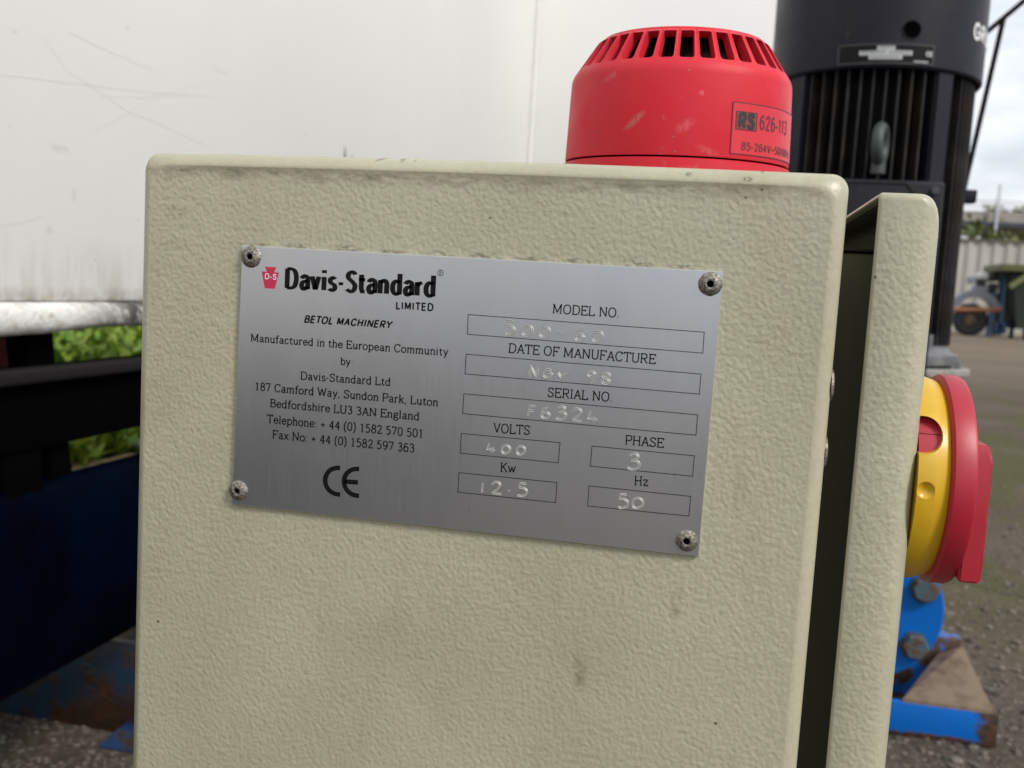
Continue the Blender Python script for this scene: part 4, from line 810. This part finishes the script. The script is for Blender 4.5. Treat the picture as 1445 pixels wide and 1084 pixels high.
for (u0, u1, v0, v1, dep, m_, nm) in ((1411, 1419, 385, 472, .35, mb, 'post'), (1396, 1402, 415, 474, .3, mb, 'post'), (1399, 1412, 381, 397, .7, mk, 'gearbox'), (1378, 1396, 386, 394, .6, mw, 'canister'), (1381, 1393, 394, 404, .5, mk, 'engine'), (1397, 1409, 400, 413, .5, mk, 'engine'), (1376, 1396, 404, 412, .6, mgry, 'engine_cover'), (1403, 1412, 413, 472, .5, mk, 'gearbox'), (1399, 1422, 455, 470, .6, mb, 'cross_frame'), (1366, 1376, 390, 400, .3, mgry, 'control_box')):
    bm = bmesh.new(); px_box(bm, u0, u1, v0, v1, KY, dep, .04); link(nm, done(bm, False), m_, rig)
wc = atY(1375, 448, KY); wc.y = KY+.1
bm = bmesh.new(); lathe(bm, [(0, .1), (.2, .1), (.24, 0), (.48, 0), (.56, .06), (.56, .3), (.48, .36), (0, .36)], (wc.x-.1, KY, .56), 'Y', 40); wh = link('wheel', done(bm), mk, rig)
bm = bmesh.new(); lathe(bm, [(0, .0), (.2, .02), (.26, .08)], (wc.x-.1, KY+.02, .56), 'Y', 20); link('rim', done(bm), worn('rusty rim', (.2, .12, .06), (.1, .06, .03), .4, .6, 3), wh)
bm = bmesh.new(); lathe(bm, [(.68, -.02), (.92, -.02), (.92, .4), (.68, .4), (.68, -.02)], (wc.x, KY, .66), 'Y', 24, math.radians(20), math.radians(170)); link('mudguard', done(bm), mgry, rig)
pole = empty('orange_pole', atZ(1380, 478), 'rusty orange steel pole lying across the front of the blue machine', 'pole')
bm = bmesh.new(); tube(bm, [atY(1330, 437, KY-.5), atY(1414, 437, KY-.5)], .07, 8); link('tube', done(bm), mat('orange rusty steel', (.30, .11, .045), .8), pole)
for u in (1340, 1405):
    p = atY(u, 437, KY-.5); bm = bmesh.new(); bar(bm, p, (p.x, p.y, 0), .06); link('prop', done(bm), mk, pole)

# ------------------------------------------------------------------ THE CABINET
W, DP, BOT = .27, .335, .06
cab = empty('control_cabinet', (0, 0, TOP), 'cream textured steel control cabinet with a riveted aluminium nameplate, its front filling the view', 'cabinet')
R0 = .0058
def fr(ins, y, rad, crease=0):
    P = rrect(ins-.0030, W-ins, BOT+ins, TOP-ins, rad, 6); out = []
    for x, z in P:
        up = max(0, min(1, (z-(TOP-.03))/.02)); out.append(Vector((x, y+crease*up, z+.0009*(1-((x-W/2)/(W/2))**2)*up)))
    return out
def densify(L_, cr=0, n=30):
    """extra points on the long top run so that it crowns and carries the shallow crease, fading out before the corners"""
    out = []
    for a, b in zip(L_, L_[1:]+L_[:1]):
        out.append(a)
        if abs(b.x-a.x) > .2:
            top = a.z > TOP-.03
            for k in range(1, n):
                p = a.lerp(b, k/n)
                if top:
                    p.z += .0009*(1-((p.x-W/2)/(W/2))**2)-.0009*(1-((a.x-W/2)/(W/2))**2)
                    t = max(0, min(1, min(p.x, W-p.x)/.022)); p.y += cr*t*t*(3-2*t)
                out.append(p)
    return out
loops = [(fr(.02, DP, .004), 0), (fr(.0, DP, .006), 0), (fr(0, R0, .006), 0)]
for k in range(1, 7):
    a = PI/2*k/6; t = k/6; loops.append((fr((.6*(1-math.cos(a))+.4*t)*.0052, R0*(.6*(1-math.sin(a))+.4*(1-t)), .0062+.0002*k), 0))
loops += [(fr(.0056, 0, .0075), .0001), (fr(.0066, 0, .008), .00045), (fr(.0080, 0, .009), .00045), (fr(.017, 0, .014), 0)]
bm = bmesh.new(); loft(bm, [densify(l, c_) for l, c_ in loops], True, True)
body = link('body', done(bm, True, 60), M_cream, cab)
# small latch washers on the body's right side
for (u, v) in ((1187, 545), (1181, 640)):
    c = atX(u, v, W+.0006); c = Vector((W, .010 if v < 600 else .011, atY(u, v, .010).z)); bm = bmesh.new()
    lathe(bm, [(0, .0012), (.0042, .0012), (.0056, .0008), (.0060, 0)], c, 'X', 24); link('washer', done(bm), M_rivet, cab)
# neck with gasket between body and door
bm = bmesh.new(); box(bm, W-.002, .2985, .075, DP-.01, BOT+.01, .7235, .002); link('door_neck', done(bm), mat('olive neck darkened for gap shade', (.21, .20, .125), .6, spec=.1), cab)  # neck colour darkened to stand for the shade in the door gap
bm = bmesh.new(); box(bm, W-.001, .2988, .0742, DP-.012, .7238, .7250, .0004); link('gasket', done(bm), mat('brown perished gasket', (.05, .03, .018), .8), cab)

# door: folded tray on the right-hand side
DX0, DX1, DY0, DZ1 = .2814, .3034, .012, .7418
def yz(ins, x, rad): return [Vector((x, y, z)) for y, z in rrect(DY0+ins, DP-ins, BOT+.004+ins, DZ1-ins, rad, 5)]
loops = [yz(.0022, DX0+.003, .001), yz(.0020, DX0+.0005, .001), yz(.0016, DX0, .0022), yz(.0006, DX0+.0002, .003), yz(0, DX0+.0012, .003)]
RR = .0078
loops.append(yz(0, DX1-RR, .003))
for k in range(1, 9):
    a = PI/2*k/8; loops.append(yz(RR*(1-math.cos(a)), DX1-RR+RR*math.sin(a), .003+.0007*k))
bm = bmesh.new(); rows = loft(bm, loops, False, True)
door = link('door', done(bm, True, 50, True), M_door, cab)

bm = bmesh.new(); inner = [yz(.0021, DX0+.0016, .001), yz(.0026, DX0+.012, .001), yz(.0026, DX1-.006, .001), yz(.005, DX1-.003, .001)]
loft(bm, inner, False, True); link('door_shade_sheet', done(bm, True, 50, True), worn('brown shade and rust inside door', (.075, .062, .042), (.05, .022, .012), .5, .62, 45, .7), cab)  # dark sheet with rust flecks, standing for the shade inside the door
# rotary switch on the door
SY, SZ, SR = .052, .6352, .0405
sw = bmesh.new(); X0 = DX1
lathe(sw, [(0, 0), (.0402, 0), (.0402, .0060), (.0399, .0066), (.0384, .0112), (.0370, .0122), (0, .0122)], (X0, SY, SZ), 'X', 96)
me = done(sw, True, 30); swo = link('isolator_switch', me, M_yel, cab)
# cut the pill window and the dimple
def cutter(bm_):
    me_ = bpy.data.meshes.new('c'); bmesh.ops.recalc_face_normals(bm_, faces=bm_.faces); bm_.to_mesh(me_); bm_.free(); o = bpy.data.objects.new('c', me_); COL.objects.link(o); return o
base = world_of(cab)
z_p = atY(1310, 617, SY-.0402).z; z_d = atY(1308, 692, SY-.04).z
bm = bmesh.new(); P = rrect(X0-.006, X0+.0084, z_p-.0064, z_p+.0064, .0062, 8)
loft(bm, [[Vector((x, yy, z)) for x, z in P] for yy in (SY-.05, SY-.0255)], True, True); c1 = cutter(bm)
bm = bmesh.new(); bmesh.ops.create_uvsphere(bm, u_segments=24, v_segments=16, radius=.0042)
for v in bm.verts: v.co += Vector((X0+.0030, SY-.0402-.0026, z_d))
c2 = cutter(bm)
bpy.context.view_layer.update()
for c_ in (c1, c2):
    md = swo.modifiers.new('b', 'BOOLEAN'); md.operation = 'DIFFERENCE'; md.solver = 'EXACT'; md.object = c_
dg = bpy.context.evaluated_depsgraph_get(); nm_ = bpy.data.meshes.new_from_object(swo.evaluated_get(dg))
swo.modifiers.clear(); swo.data = nm_
for c_ in (c1, c2): bpy.data.objects.remove(c_)
try: swo.data.set_sharp_from_angle(angle=math.radians(28))
except Exception: pass
bm = bmesh.new(); am = math.asin((z_p-SZ)/.0372)
for q0_, q1_ in ((am-.23, am-.004), (am+.004, am+.23)):
    lathe(bm, [(.0345, .0005), (.0372, .0005), (.0372, .0095), (.0345, .0095)], (X0, SY, SZ), 'X', 10, PI-q1_, PI-q0_)
link('lock_tab', done(bm, True, 30), M_sred, swo)
bm = bmesh.new(); lathe(bm, [(0, .0112), (.0385, .0112), (.0402, .0116), (.0410, .0124), (.0410, .0186), (.0404, .0198), (.0385, .0205), (0, .0209)], (X0, SY, SZ), 'X', 96)
link('handle_disc', done(bm, True, 35), M_sred, swo)
bm = bmesh.new()   # grip bar, wider and deeper towards its lower end
gt = atY(1385, 626, SY-.02).z; gb = atY(1385, 820, SY-.02).z
sec = [(gt, .0195, .0100, .0268), (gt-.006, .0195, .0128, .0278), (SZ-.01, .0195, .0135, .0276), (gb+.012, .0195, .0145, .0276), (gb+.001, .0195, .0145, .0272)]
loft(bm, [[Vector((X0+x0_, SY-.0150-hw, z)), Vector((X0+x1_, SY-.0150-hw, z)), Vector((X0+x1_, SY-.0150+hw*1.6, z)), Vector((X0+x0_, SY-.0150+hw*1.6, z))] for z, x0_, hw, x1_ in sec], True, True)
bmesh.ops.bevel(bm, geom=[e for e in bm.edges], offset=.0008, segments=2, affect='EDGES'); link('grip', done(bm, True, 40), M_sred, swo)

# ------------------------------------------------------------------ NAMEPLATE
C4 = [atY(341.5, 346.5, PY), atY(1020.5, 383.5, PY), atY(985.5, 785.5, PY), atY(327, 711.5, PY)]
ctr = sum(C4, Vector())/4
bm = bmesh.new()
lo = [bm.verts.new(Vector((p.x, .00035, p.z))) for p in C4]; hi = [bm.verts.new(p) for p in C4]
for k in range(4): bm.faces.new((lo[k], lo[(k+1) % 4], hi[(k+1) % 4], hi[k]))
bm.faces.new(lo); bm.faces.new(hi)
bmesh.ops.bevel(bm, geom=[e for e in bm.edges if all(abs(v.co.y-PY) < 1e-6 for v in e.verts)], offset=.00022, segments=1, affect='EDGES')
plate = link('nameplate', done(bm, False), M_alu, cab, ctr)
rnd = random.Random(2)
for (u, v) in ((354.5, 362.5), (1002.5, 401), (336.5, 692), (969, 763)):
    c = atY(u, v, PY); bm = bmesh.new(); rr = .0041+rnd.uniform(-.0001, .0002)
    rows = lathe(bm, [(.0012, -.0004), (.00118, -.0014), (.0014, -.0017), (.0021, -.00165), (.0031, -.00125), (.0038, -.0007), (rr, 0)], c, 'Y', 40)
    for v_ in bm.verts:
        d = v_.co-c; v_.co += d*noise.noise(v_.co*900)*.06
    rv = link('rivet', done(bm, True, 60), M_rivet, plate, c)
    bm = bmesh.new(); bm.faces.new([bm.verts.new(c+Vector((.00125*math.cos(2*PI*k/20), -.0005, .00125*math.sin(2*PI*k/20)))) for k in range(20)])
    me = done(bm, False); hv = link('rivet_hole', me, M_hole, plate)
# printed lines
def ser(text, L_, R_, cap, wt=.49, track=.15): return plate_text(serif_tris(text, wt, track), L_, R_, cap, 7, plate)
ser('Manufactured in the European Community', (353.6, 481.6), (632.4, 502), 10.3)
ser('by', (480.2, 514.6), (494.4, 515.6), 10.3)
ser('Davis-Standard Ltd', (424, 535.4), (550.4, 544.4), 10.6)
ser('187 Camford Way, Sundon Park, Luton', (360.4, 550.4), (617.9, 573.2), 10.6)
ser('Bedfordshire LU3 3AN England', (381, 574), (591, 593), 10.6)
ser('Telephone: + 44 (0) 1582 570 501', (376.3, 596.3), (595.3, 617.7), 11)
ser('Fax No: + 44 (0) 1582 597 363', (384.3, 618.3), (584.6, 638.4), 11)
for t, L_, R_ in (('MODEL NO.', (779.5, 441.7), (873, 448)), ('DATE OF MANUFACTURE', (717.4, 497.3), (925.6, 513.5)), ('SERIAL NO.', (772.7, 559.7), (863.2, 566.8)),
                  ('VOLTS', (695.8, 610), (747.5, 613.6)), ('PHASE', (881.9, 626.8), (937, 631.7)), ('Kw', (706, 665.6), (727.9, 667)), ('Hz', (895, 684.4), (914.6, 685.8))):
    ser(t, L_, R_, 12.4, .46)
def heavy(text, sx, wt, ky, track):
    """heavy condensed letters: thick uprights, thinner level strokes"""
    x = 0; q = []; H = {'a': '4.3|C.9 3.7 1.6 4.5 2.5 4.7 3.6 3.8 3.6 0|C3.6 2.9 1.7 2.6 .9 1.5 1.4 .1 2.5 .1 3.6 1.0', 'D': '6.2|L1.1 0 1.1 7|C1.1 6.9 3 6.9 4.6 6 5.2 3.5 4.6 1 3 .1 1.1 .1', 't': '3.2|L1.4 6.2 1.4 1.4 1.9 .2 3 .2|L.2 4.5 3 4.5', 'd': '5|L3.9 7.2 3.9 0|C3.9 4.1 2.3 4.6 1.2 3.7 .9 2.3 1.2 .9 2.3 0 3.9 .5', 'n': '5|L1.1 4.7 1.1 0|C1.1 3.6 2.2 4.5 3.3 4.5 3.9 3.4 3.9 1.8 3.9 0', 'r': '3.4|L1.1 4.7 1.1 0|C1.1 3.2 1.9 4.2 3.2 4.5', 'i': '2.2|L1.1 0 1.1 4.7|L1.1 6 1.1 7.1', 'v': '4.4|L.7 4.7 2.2 0|L2.2 0 3.7 4.7', '-': '2.8|L.3 2.6 2.3 2.6', 's': '4|C3.3 4.1 2.2 4.6 1.1 3.9 1.4 2.7 2.9 2.1 3.2 .8 2.1 .05 .6 .6', 'S': '5|C4.3 6.1 3 7 1.3 6.3 1.2 4.8 2.9 3.6 4.2 2.2 3.6 .5 2.2 0 .6 .8'}
    for ch in text:
        parts = H[ch].split('|')
        for st in parts[1:]:
            n = [float(v) for v in st[1:].split()]; P = [((x+a)*sx, b/ky) for a, b in zip(n[::2], n[1::2])]
            q += [tuple(Vector((p.x, p.y*ky)) for p in z_) for z_ in ribbon(catmull(P) if st[0] == 'C' else P, wt)]
        x += float(parts[0])+track
    return q
plate_text(heavy('Davis-Standard', .80, .88, .62, .55), (401.5, 406.4), (614.2, 418.6), 28.5, 7.2, plate, name='logo_lettering')
plate_text(sans('LIMITED', .8, 1.0), (558.6, 435.8), (611.5, 438.6), 9.6, 7, plate)
plate_text(sans('BETOL MACHINERY', .82, .75, .22), (428.9, 454.6), (554.2, 463.4), 9.2, 7, plate)
plate_text(ce_quads(), (455.5, 696.5), (506.5, 699.8), 37.5, 10, plate, name='ce_mark')
# registered mark
q = ribbon([(5*math.cos(2*PI*k/24), 5*math.sin(2*PI*k/24)+5) for k in range(25)], .55)
q += [tuple(Vector((p.x*.62-2.1, p.y*.85+2.1)) for p in z_) for z_ in serif_tris('R', .5)]
plate_text(q, (617.2, 389.0), (625.6, 389.4), 8.2, 10, plate, name='registered_mark')
# red keystone with D-S
def pp_(*P): return [atY(u, v, PY-.00008) for u, v in P]
bm = bmesh.new()
for K_ in (((373.8, 376.4), (389.8, 377.3), (386.6, 384.2), (376.6, 383.5)), ((369.2, 383), (376.6, 383.5), (386.6, 384.2), (393.4, 384.8), (387.4, 407.8), (373.6, 406.8))):
    bm.faces.new([bm.verts.new(p) for p in pp_(*K_)])
ks = link('keystone_logo', done(bm, False), M_redink, plate)
plate_text(sans('D-S', .6, .8), (373.8, 393.4), (390, 394.6), 7.2, 7, plate, M_whiteink, PY-.00016)
# boxes for the stamped values
BX = [((660.6, 444), (993.7, 468.9), (991.7, 498.4), (659.5, 471.8)), ((657.8, 499.9), (989.2, 528), (986.9, 556.3), (656.1, 527.7)), ((654.7, 555.8), (984.4, 585.5), (982.1, 614.2), (652.7, 583.8)),
      ((651, 611.8), (790.3, 624.8), (787.7, 653.2), (649.3, 639.6)), ((835.4, 629.6), (979.8, 643.3), (977.3, 672.2), (833.1, 658)), ((647.6, 667.1), (785.8, 681), (784, 709.4), (645.9, 694.6)), ((831.2, 685.8), (974.7, 700.6), (972.2, 728.4), (829.2, 714.2))]
for b in BX:
    P = [atY(u, v, PY-.00008) for u, v in b]; q = [Vector((p.x, p.z)) for p in P]; q = q+[q[0]]
    me = []
    for i in range(4):
        d = (q[i+1]-q[i]).normalized()*.00011; me += ribbon([tuple(q[i]-d), tuple(q[i+1]+d)], .00013)
    link('value_box', flat_mesh(me, Vector((0, PY-.00008, 0)), Vector((1, 0, 0)), Vector((0, 0, 1))), M_ink, plate)
# stamped characters: a raised double lip along every stroke
HG = {'5': 'L3.8 6.6 1.4 7 1 4.2|C1 4.2 2.6 4.4 4.1 3 3.6 .8 2 0 .6 .5', '0': 'C2.4 5.2 4 4.3 4.2 2 2.4 .2 .8 1.2 .8 3.8 2.4 5.2', '-': 'L.4 3 3.2 3', '6': 'C3.4 6 1.6 4.6 .8 2.4 1.4 .3 3.2 .2 4 1.8 2.8 3.2 1 2.2', 'N': 'L.8 .2 .9 5.6 3.8 .4 3.9 5.8', 'o': 'C3.7 4.4 2.0 4.6 .8 3 1.2 .8 3 .6 4 2.2 3.4 3 2.2 2.8', 'v': 'L.7 3.6 2 1.2 4.8 4.4',
      '9': 'C4 4.6 2.4 5.8 .9 4.6 1.7 3.2 3.4 3.4 4 4.6|L4 4.6 2.6 -.4', '8': 'C2.4 3 1 4 1.8 5.6 3.4 5.4 3.8 4 2.4 3 1 1.8 1.6 .2 3.2 .2 3.8 1.6 2.4 3', 'F': 'L1.6 .2 1.8 5.4 4.4 5.6|L1.7 3.2 3.8 3.2', '3': 'C1 6 2.6 7 3.8 5.8 2.4 4 1.6 3.8|C1.6 3.8 3.8 3.6 4.2 1.6 2.6 0 .6 .6', '2': 'C.8 5 2 6.6 3.8 5.8 3.6 3.8 .8 .5|L.8 .5 4.6 .2',
      '4': 'L1.6 6 .8 2.2 4.4 1.8|L3.2 3.6 2.9 .2', '1': 'L2 .6 2.2 5.8', '.': 'L2.2 2 2.5 2.1', ' ': ''}
def stamp(text, L_, R_, hpx, jit, ws=None):
    a, b = atY(*L_, PY), atY(*R_, PY); ex = (b-a); wd = ex.length; ex.normalize(); ez = Vector((-ex.z, 0, ex.x)); sy = hpx*.00027/6
    n = len(text); bm = bmesh.new(); rnd = random.Random(len(text)*7+int(L_[0])); adv = wd/(n-.12)
    for i, ch in enumerate(text):
        if not HG[ch]: continue
        sx = min(adv/5.2, sy*1.35)
        for s in HG[ch].split('|'):
            nn = [float(q) for q in s[1:].split()]; P = list(zip(nn[::2], nn[1::2])); P = catmull(P, 5) if s[0] == 'C' else [p for A, B in zip(P, P[1:]) for p in [(A[0]+(B[0]-A[0])*k/5, A[1]+(B[1]-A[1])*k/5) for k in range(5)]]+[P[-1]]
            P = [Vector((i*adv+x*sx+rnd.uniform(-1, 1)*jit, y*sy+rnd.uniform(-1, 1)*jit)) for x, y in P]
            rows = []
            for j, p in enumerate(P):
                d = (P[min(j+1, len(P)-1)]-P[max(j-1, 0)]); d = d.normalized() if d.length > 1e-9 else Vector((1, 0)); nr = Vector((-d.y, d.x)); row = []
                amp = rnd.uniform(.85, 1.2)
                for off, hgt in ((-.00048, -.00001), (-.00029, .00019), (-.00011, .00002), (.0, .00001), (.00011, .00002), (.00029, .00019), (.00048, -.00001)):
                    w2 = a+ex*(p.x+nr.x*off)+ez*(p.y+nr.y*off); row.append(bm.verts.new((w2.x, PY-hgt*amp, w2.z)))
                rows.append(row)
            for A, B in zip(rows, rows[1:]):
                for k in range(6): bm.faces.new((A[k], A[k+1], B[k+1], B[k]))
    link('stamped_value', done(bm, True, 80), M_groove, plate)
stamp('500-60', (710, 472), (855, 484.5), 17, .00006)
stamp('Nov 98', (744, 531.5), (864, 543), 15.5, .00006)
stamp('F6324', (739, 587.5), (846, 598), 16, .00006)
stamp('400', (685, 639), (746, 643), 14, .00006)
stamp('3', (883, 662), (903, 664), 19, .00006)
stamp('12.5', (673, 696), (745, 701), 16, .00006)
stamp('50', (870, 717), (908, 718.5), 17, .00006)

# ------------------------------------------------------------------ RED SIREN on top of the cabinet
SC = (.2026, .130); SRR = .0533; seam = .7632
sir = empty('alarm_siren', (SC[0], SC[1], TOP), 'faded red plastic alarm siren with slotted shoulder standing on the cream cabinet', 'siren')
zs = .8048; zt_ = .8197; Rt = .0400
bm = bmesh.new(); lathe(bm, [(0, TOP-.005), (SRR+.0006, TOP-.005), (SRR+.0004, seam-.0006), (SRR-.001, seam), (0, seam)], (SC[0], SC[1], 0), 'Z', 96); link('base_ring', done(bm), M_red, sir, (SC[0], SC[1], TOP))
bm = bmesh.new(); lathe(bm, [(SRR-.004, seam+.0007), (SRR-.0002, seam+.0007), (SRR, seam+.0012), (SRR-.0012, zs-.0056), (SRR-.0015, zs-.0036), (SRR-.0023, zs-.0016), (SRR-.0034, zs), (SRR-.0060, zs-.001), (SRR-.0060, seam+.0007)], (SC[0], SC[1], 0), 'Z', 128); sb = link('body', done(bm, True, 50), M_red, sir, (SC[0], SC[1], TOP))
bm = bmesh.new(); lathe(bm, [(SRR-.0022, seam-.0001), (SRR-.0022, seam+.0008)], (SC[0], SC[1], 0), 'Z', 96); link('seam', done(bm), M_hole, sir, (SC[0], SC[1], TOP))
# slotted cone
NS = 34; bm = bmesh.new(); R1 = SRR-.0034
def cone(t, s, off=0):                       # t: angle, s: 0 bottom .. 1 top
    r = R1+(Rt-R1)*s-off; 
    if s > .9: r -= (s-.9)**2*.12
    return Vector((SC[0]+r*math.cos(t), SC[1]+r*math.sin(t), zs+(zt_-zs)*s-off*.5))
def cell_pts():
    """outer and inner outline of one slot cell in (a, s), a in -.5..+.5"""
    inner, outer = [], []
    for (cx_, cz_, sx_, sz_, a_) in ((.25, .89, .12, .035, 0), (-.25, .89, .12, .035, 90), (-.24, .15, .13, .10, 180), (.24, .15, .13, .10, 270)):
        for k in range(5):
            t = math.radians(a_+90*k/4); inner.append((cx_+sx_*math.cos(t), cz_+sz_*math.sin(t)))
    for (x, z) in inner:
        # project to the cell border
        dx, dz = x, z-.5; k = min(.5/abs(dx) if dx else 9, .5/abs(dz) if dz else 9); outer.append((dx*k, .5+dz*k))
    return inner, outer
inn, out = cell_pts(); da = 2*PI/NS
corners = {0: (.5, 1), 5: (-.5, 1), 10: (-.5, 0), 15: (.5, 0)}
for i in range(NS):
    tc_ = i*da
    I = [bm.verts.new(cone(tc_+a*da, s)) for a, s in inn]; O = [bm.verts.new(cone(tc_+a*da, s)) for a, s in out]
    n = len(I)
    for k in range(n):
        j = (k+1) % n; o1, o2 = out[k], out[j]
        same = (abs(abs(o1[0])-.5) < 1e-6 and abs(o1[0]-o2[0]) < 1e-6) or (abs(o1[1]-o2[1]) < 1e-6)
        if same: bm.faces.new((I[k], O[k], O[j], I[j]))
        else:
            cx_ = .5 if max(o1[0], o2[0]) > .49 else -.5; cz_ = 1 if max(o1[1], o2[1]) > .99 else 0
            cv = bm.verts.new(cone(tc_+cx_*da, cz_)); bm.faces.new((I[k], O[k], cv, O[j], I[j]))
bmesh.ops.remove_doubles(bm, verts=bm.verts, dist=2e-5)
bmesh.ops.recalc_face_normals(bm, faces=bm.faces)
# thickness: extrude all faces inward
ret = bmesh.ops.extrude_face_region(bm, geom=bm.faces[:])
for v in [g_ for g_ in ret['geom'] if isinstance(g_, bmesh.types.BMVert)]:
    d = Vector((v.co.x-SC[0], v.co.y-SC[1], 0)).normalized(); v.co -= d*.0040+Vector((0, 0, .0020))
link('slotted_shoulder', done(bm, True, 40), M_red, sir, (SC[0], SC[1], TOP))
bm = bmesh.new(); lathe(bm, [(Rt-.0042, zt_-.003), (Rt-.0012, zt_-.0004), (Rt-.0024, zt_+.0012), (Rt-.005, zt_+.0017), (0, zt_+.0017)], (SC[0], SC[1], 0), 'Z', 96); link('cap', done(bm), M_red, sir, (SC[0], SC[1], TOP))
bm = bmesh.new(); lathe(bm, [(.044, seam), (.044, zs-.004), (.036, zs+.002), (.030, zt_-.002), (0, zt_-.002)], (SC[0], SC[1], 0), 'Z', 64); link('sounder_core', done(bm), M_inside, sir, (SC[0], SC[1], TOP))
sir.rotation_euler = (math.radians(2.5), 0, 0)
# printed sticker
a0, zT = ang(SC, SRR, 1036, 137); _, zB = ang(SC, SRR, 1036, 211); a1 = a0+1.12
bm = bmesh.new(); cyl_patch(bm, SC, SRR+.00025, a0, a1, zB, zT, 32)
ms = mat('glossy red sticker', (.58, .015, .032), .42)
stk = link('sticker', done(bm, True, 60), ms, sir)
bm = bmesh.new(); cyl_frame(bm, SC, SRR+.0004, a0, a1, zB, zT, .00035)
md_ = mat('faded black sticker print', (.09, .02, .024), .5); link('border', done(bm), md_, stk)
b0, r1 = ang(SC, SRR, 1040.5, 151.5); b1, r0 = ang(SC, SRR, 1068, 180)
h_ = abs(on_cyl(SC, SRR, 1045, 151).z-on_cyl(SC, SRR, 1045, 177).z); zr = on_cyl(SC, SRR, 1045, 177).z
bm = bmesh.new(); cyl_patch(bm, SC, SRR+.0004, b0, b1, zr, zr+h_, 6); link('logo_patch', done(bm), mat('faded logo patch', (.20, .035, .04), .5), stk)
bm = bmesh.new(); cyl_frame(bm, SC, SRR+.0005, b0, b1, zr, zr+h_, .00035); link('logo_border', done(bm), md_, stk)
wR = (b1-b0)*SRR
cyl_text(fit(sans('RS', 1.15, 1.2), wR*.80, h_*.74, 7), SC, SRR+.00055, b0+wR*.10/SRR, zr+h_*.13, mat('dark logo print', (.022, .010, .012), .5), stk, 'logo_lettering')
b2, _ = ang(SC, SRR, 1073, 170); zl = on_cyl(SC, SRR, 1075, 177.5).z
cyl_text(fit(sans('626-113', .55, .6), .024, .0056, 7), SC, SRR+.0004, b2, zl, md_, stk)
b3, zl = ang(SC, SRR, 1046, 205); cyl_text(fit(sans('85-264V~50/60Hz', .6, .5), .040, .0031, 7), SC, SRR+.0004, b3, zl, md_, stk)

# the sticker hugs the slightly tapering wall of the siren
def hug(o):
    off = world_of(o)
    for v in o.data.vertices:
        p = v.co+off; x, y = p.x-SC[0], p.y-SC[1]; q = math.hypot(x, y); t = max(0, min(1, (p.z-seam-.0012)/(zs-.0056-seam-.0012))); k = (q-.0012*t)/q
        v.co.x = SC[0]+x*k-off.x; v.co.y = SC[1]+y*k-off.y
for o in [stk]+list(stk.children): hug(o)
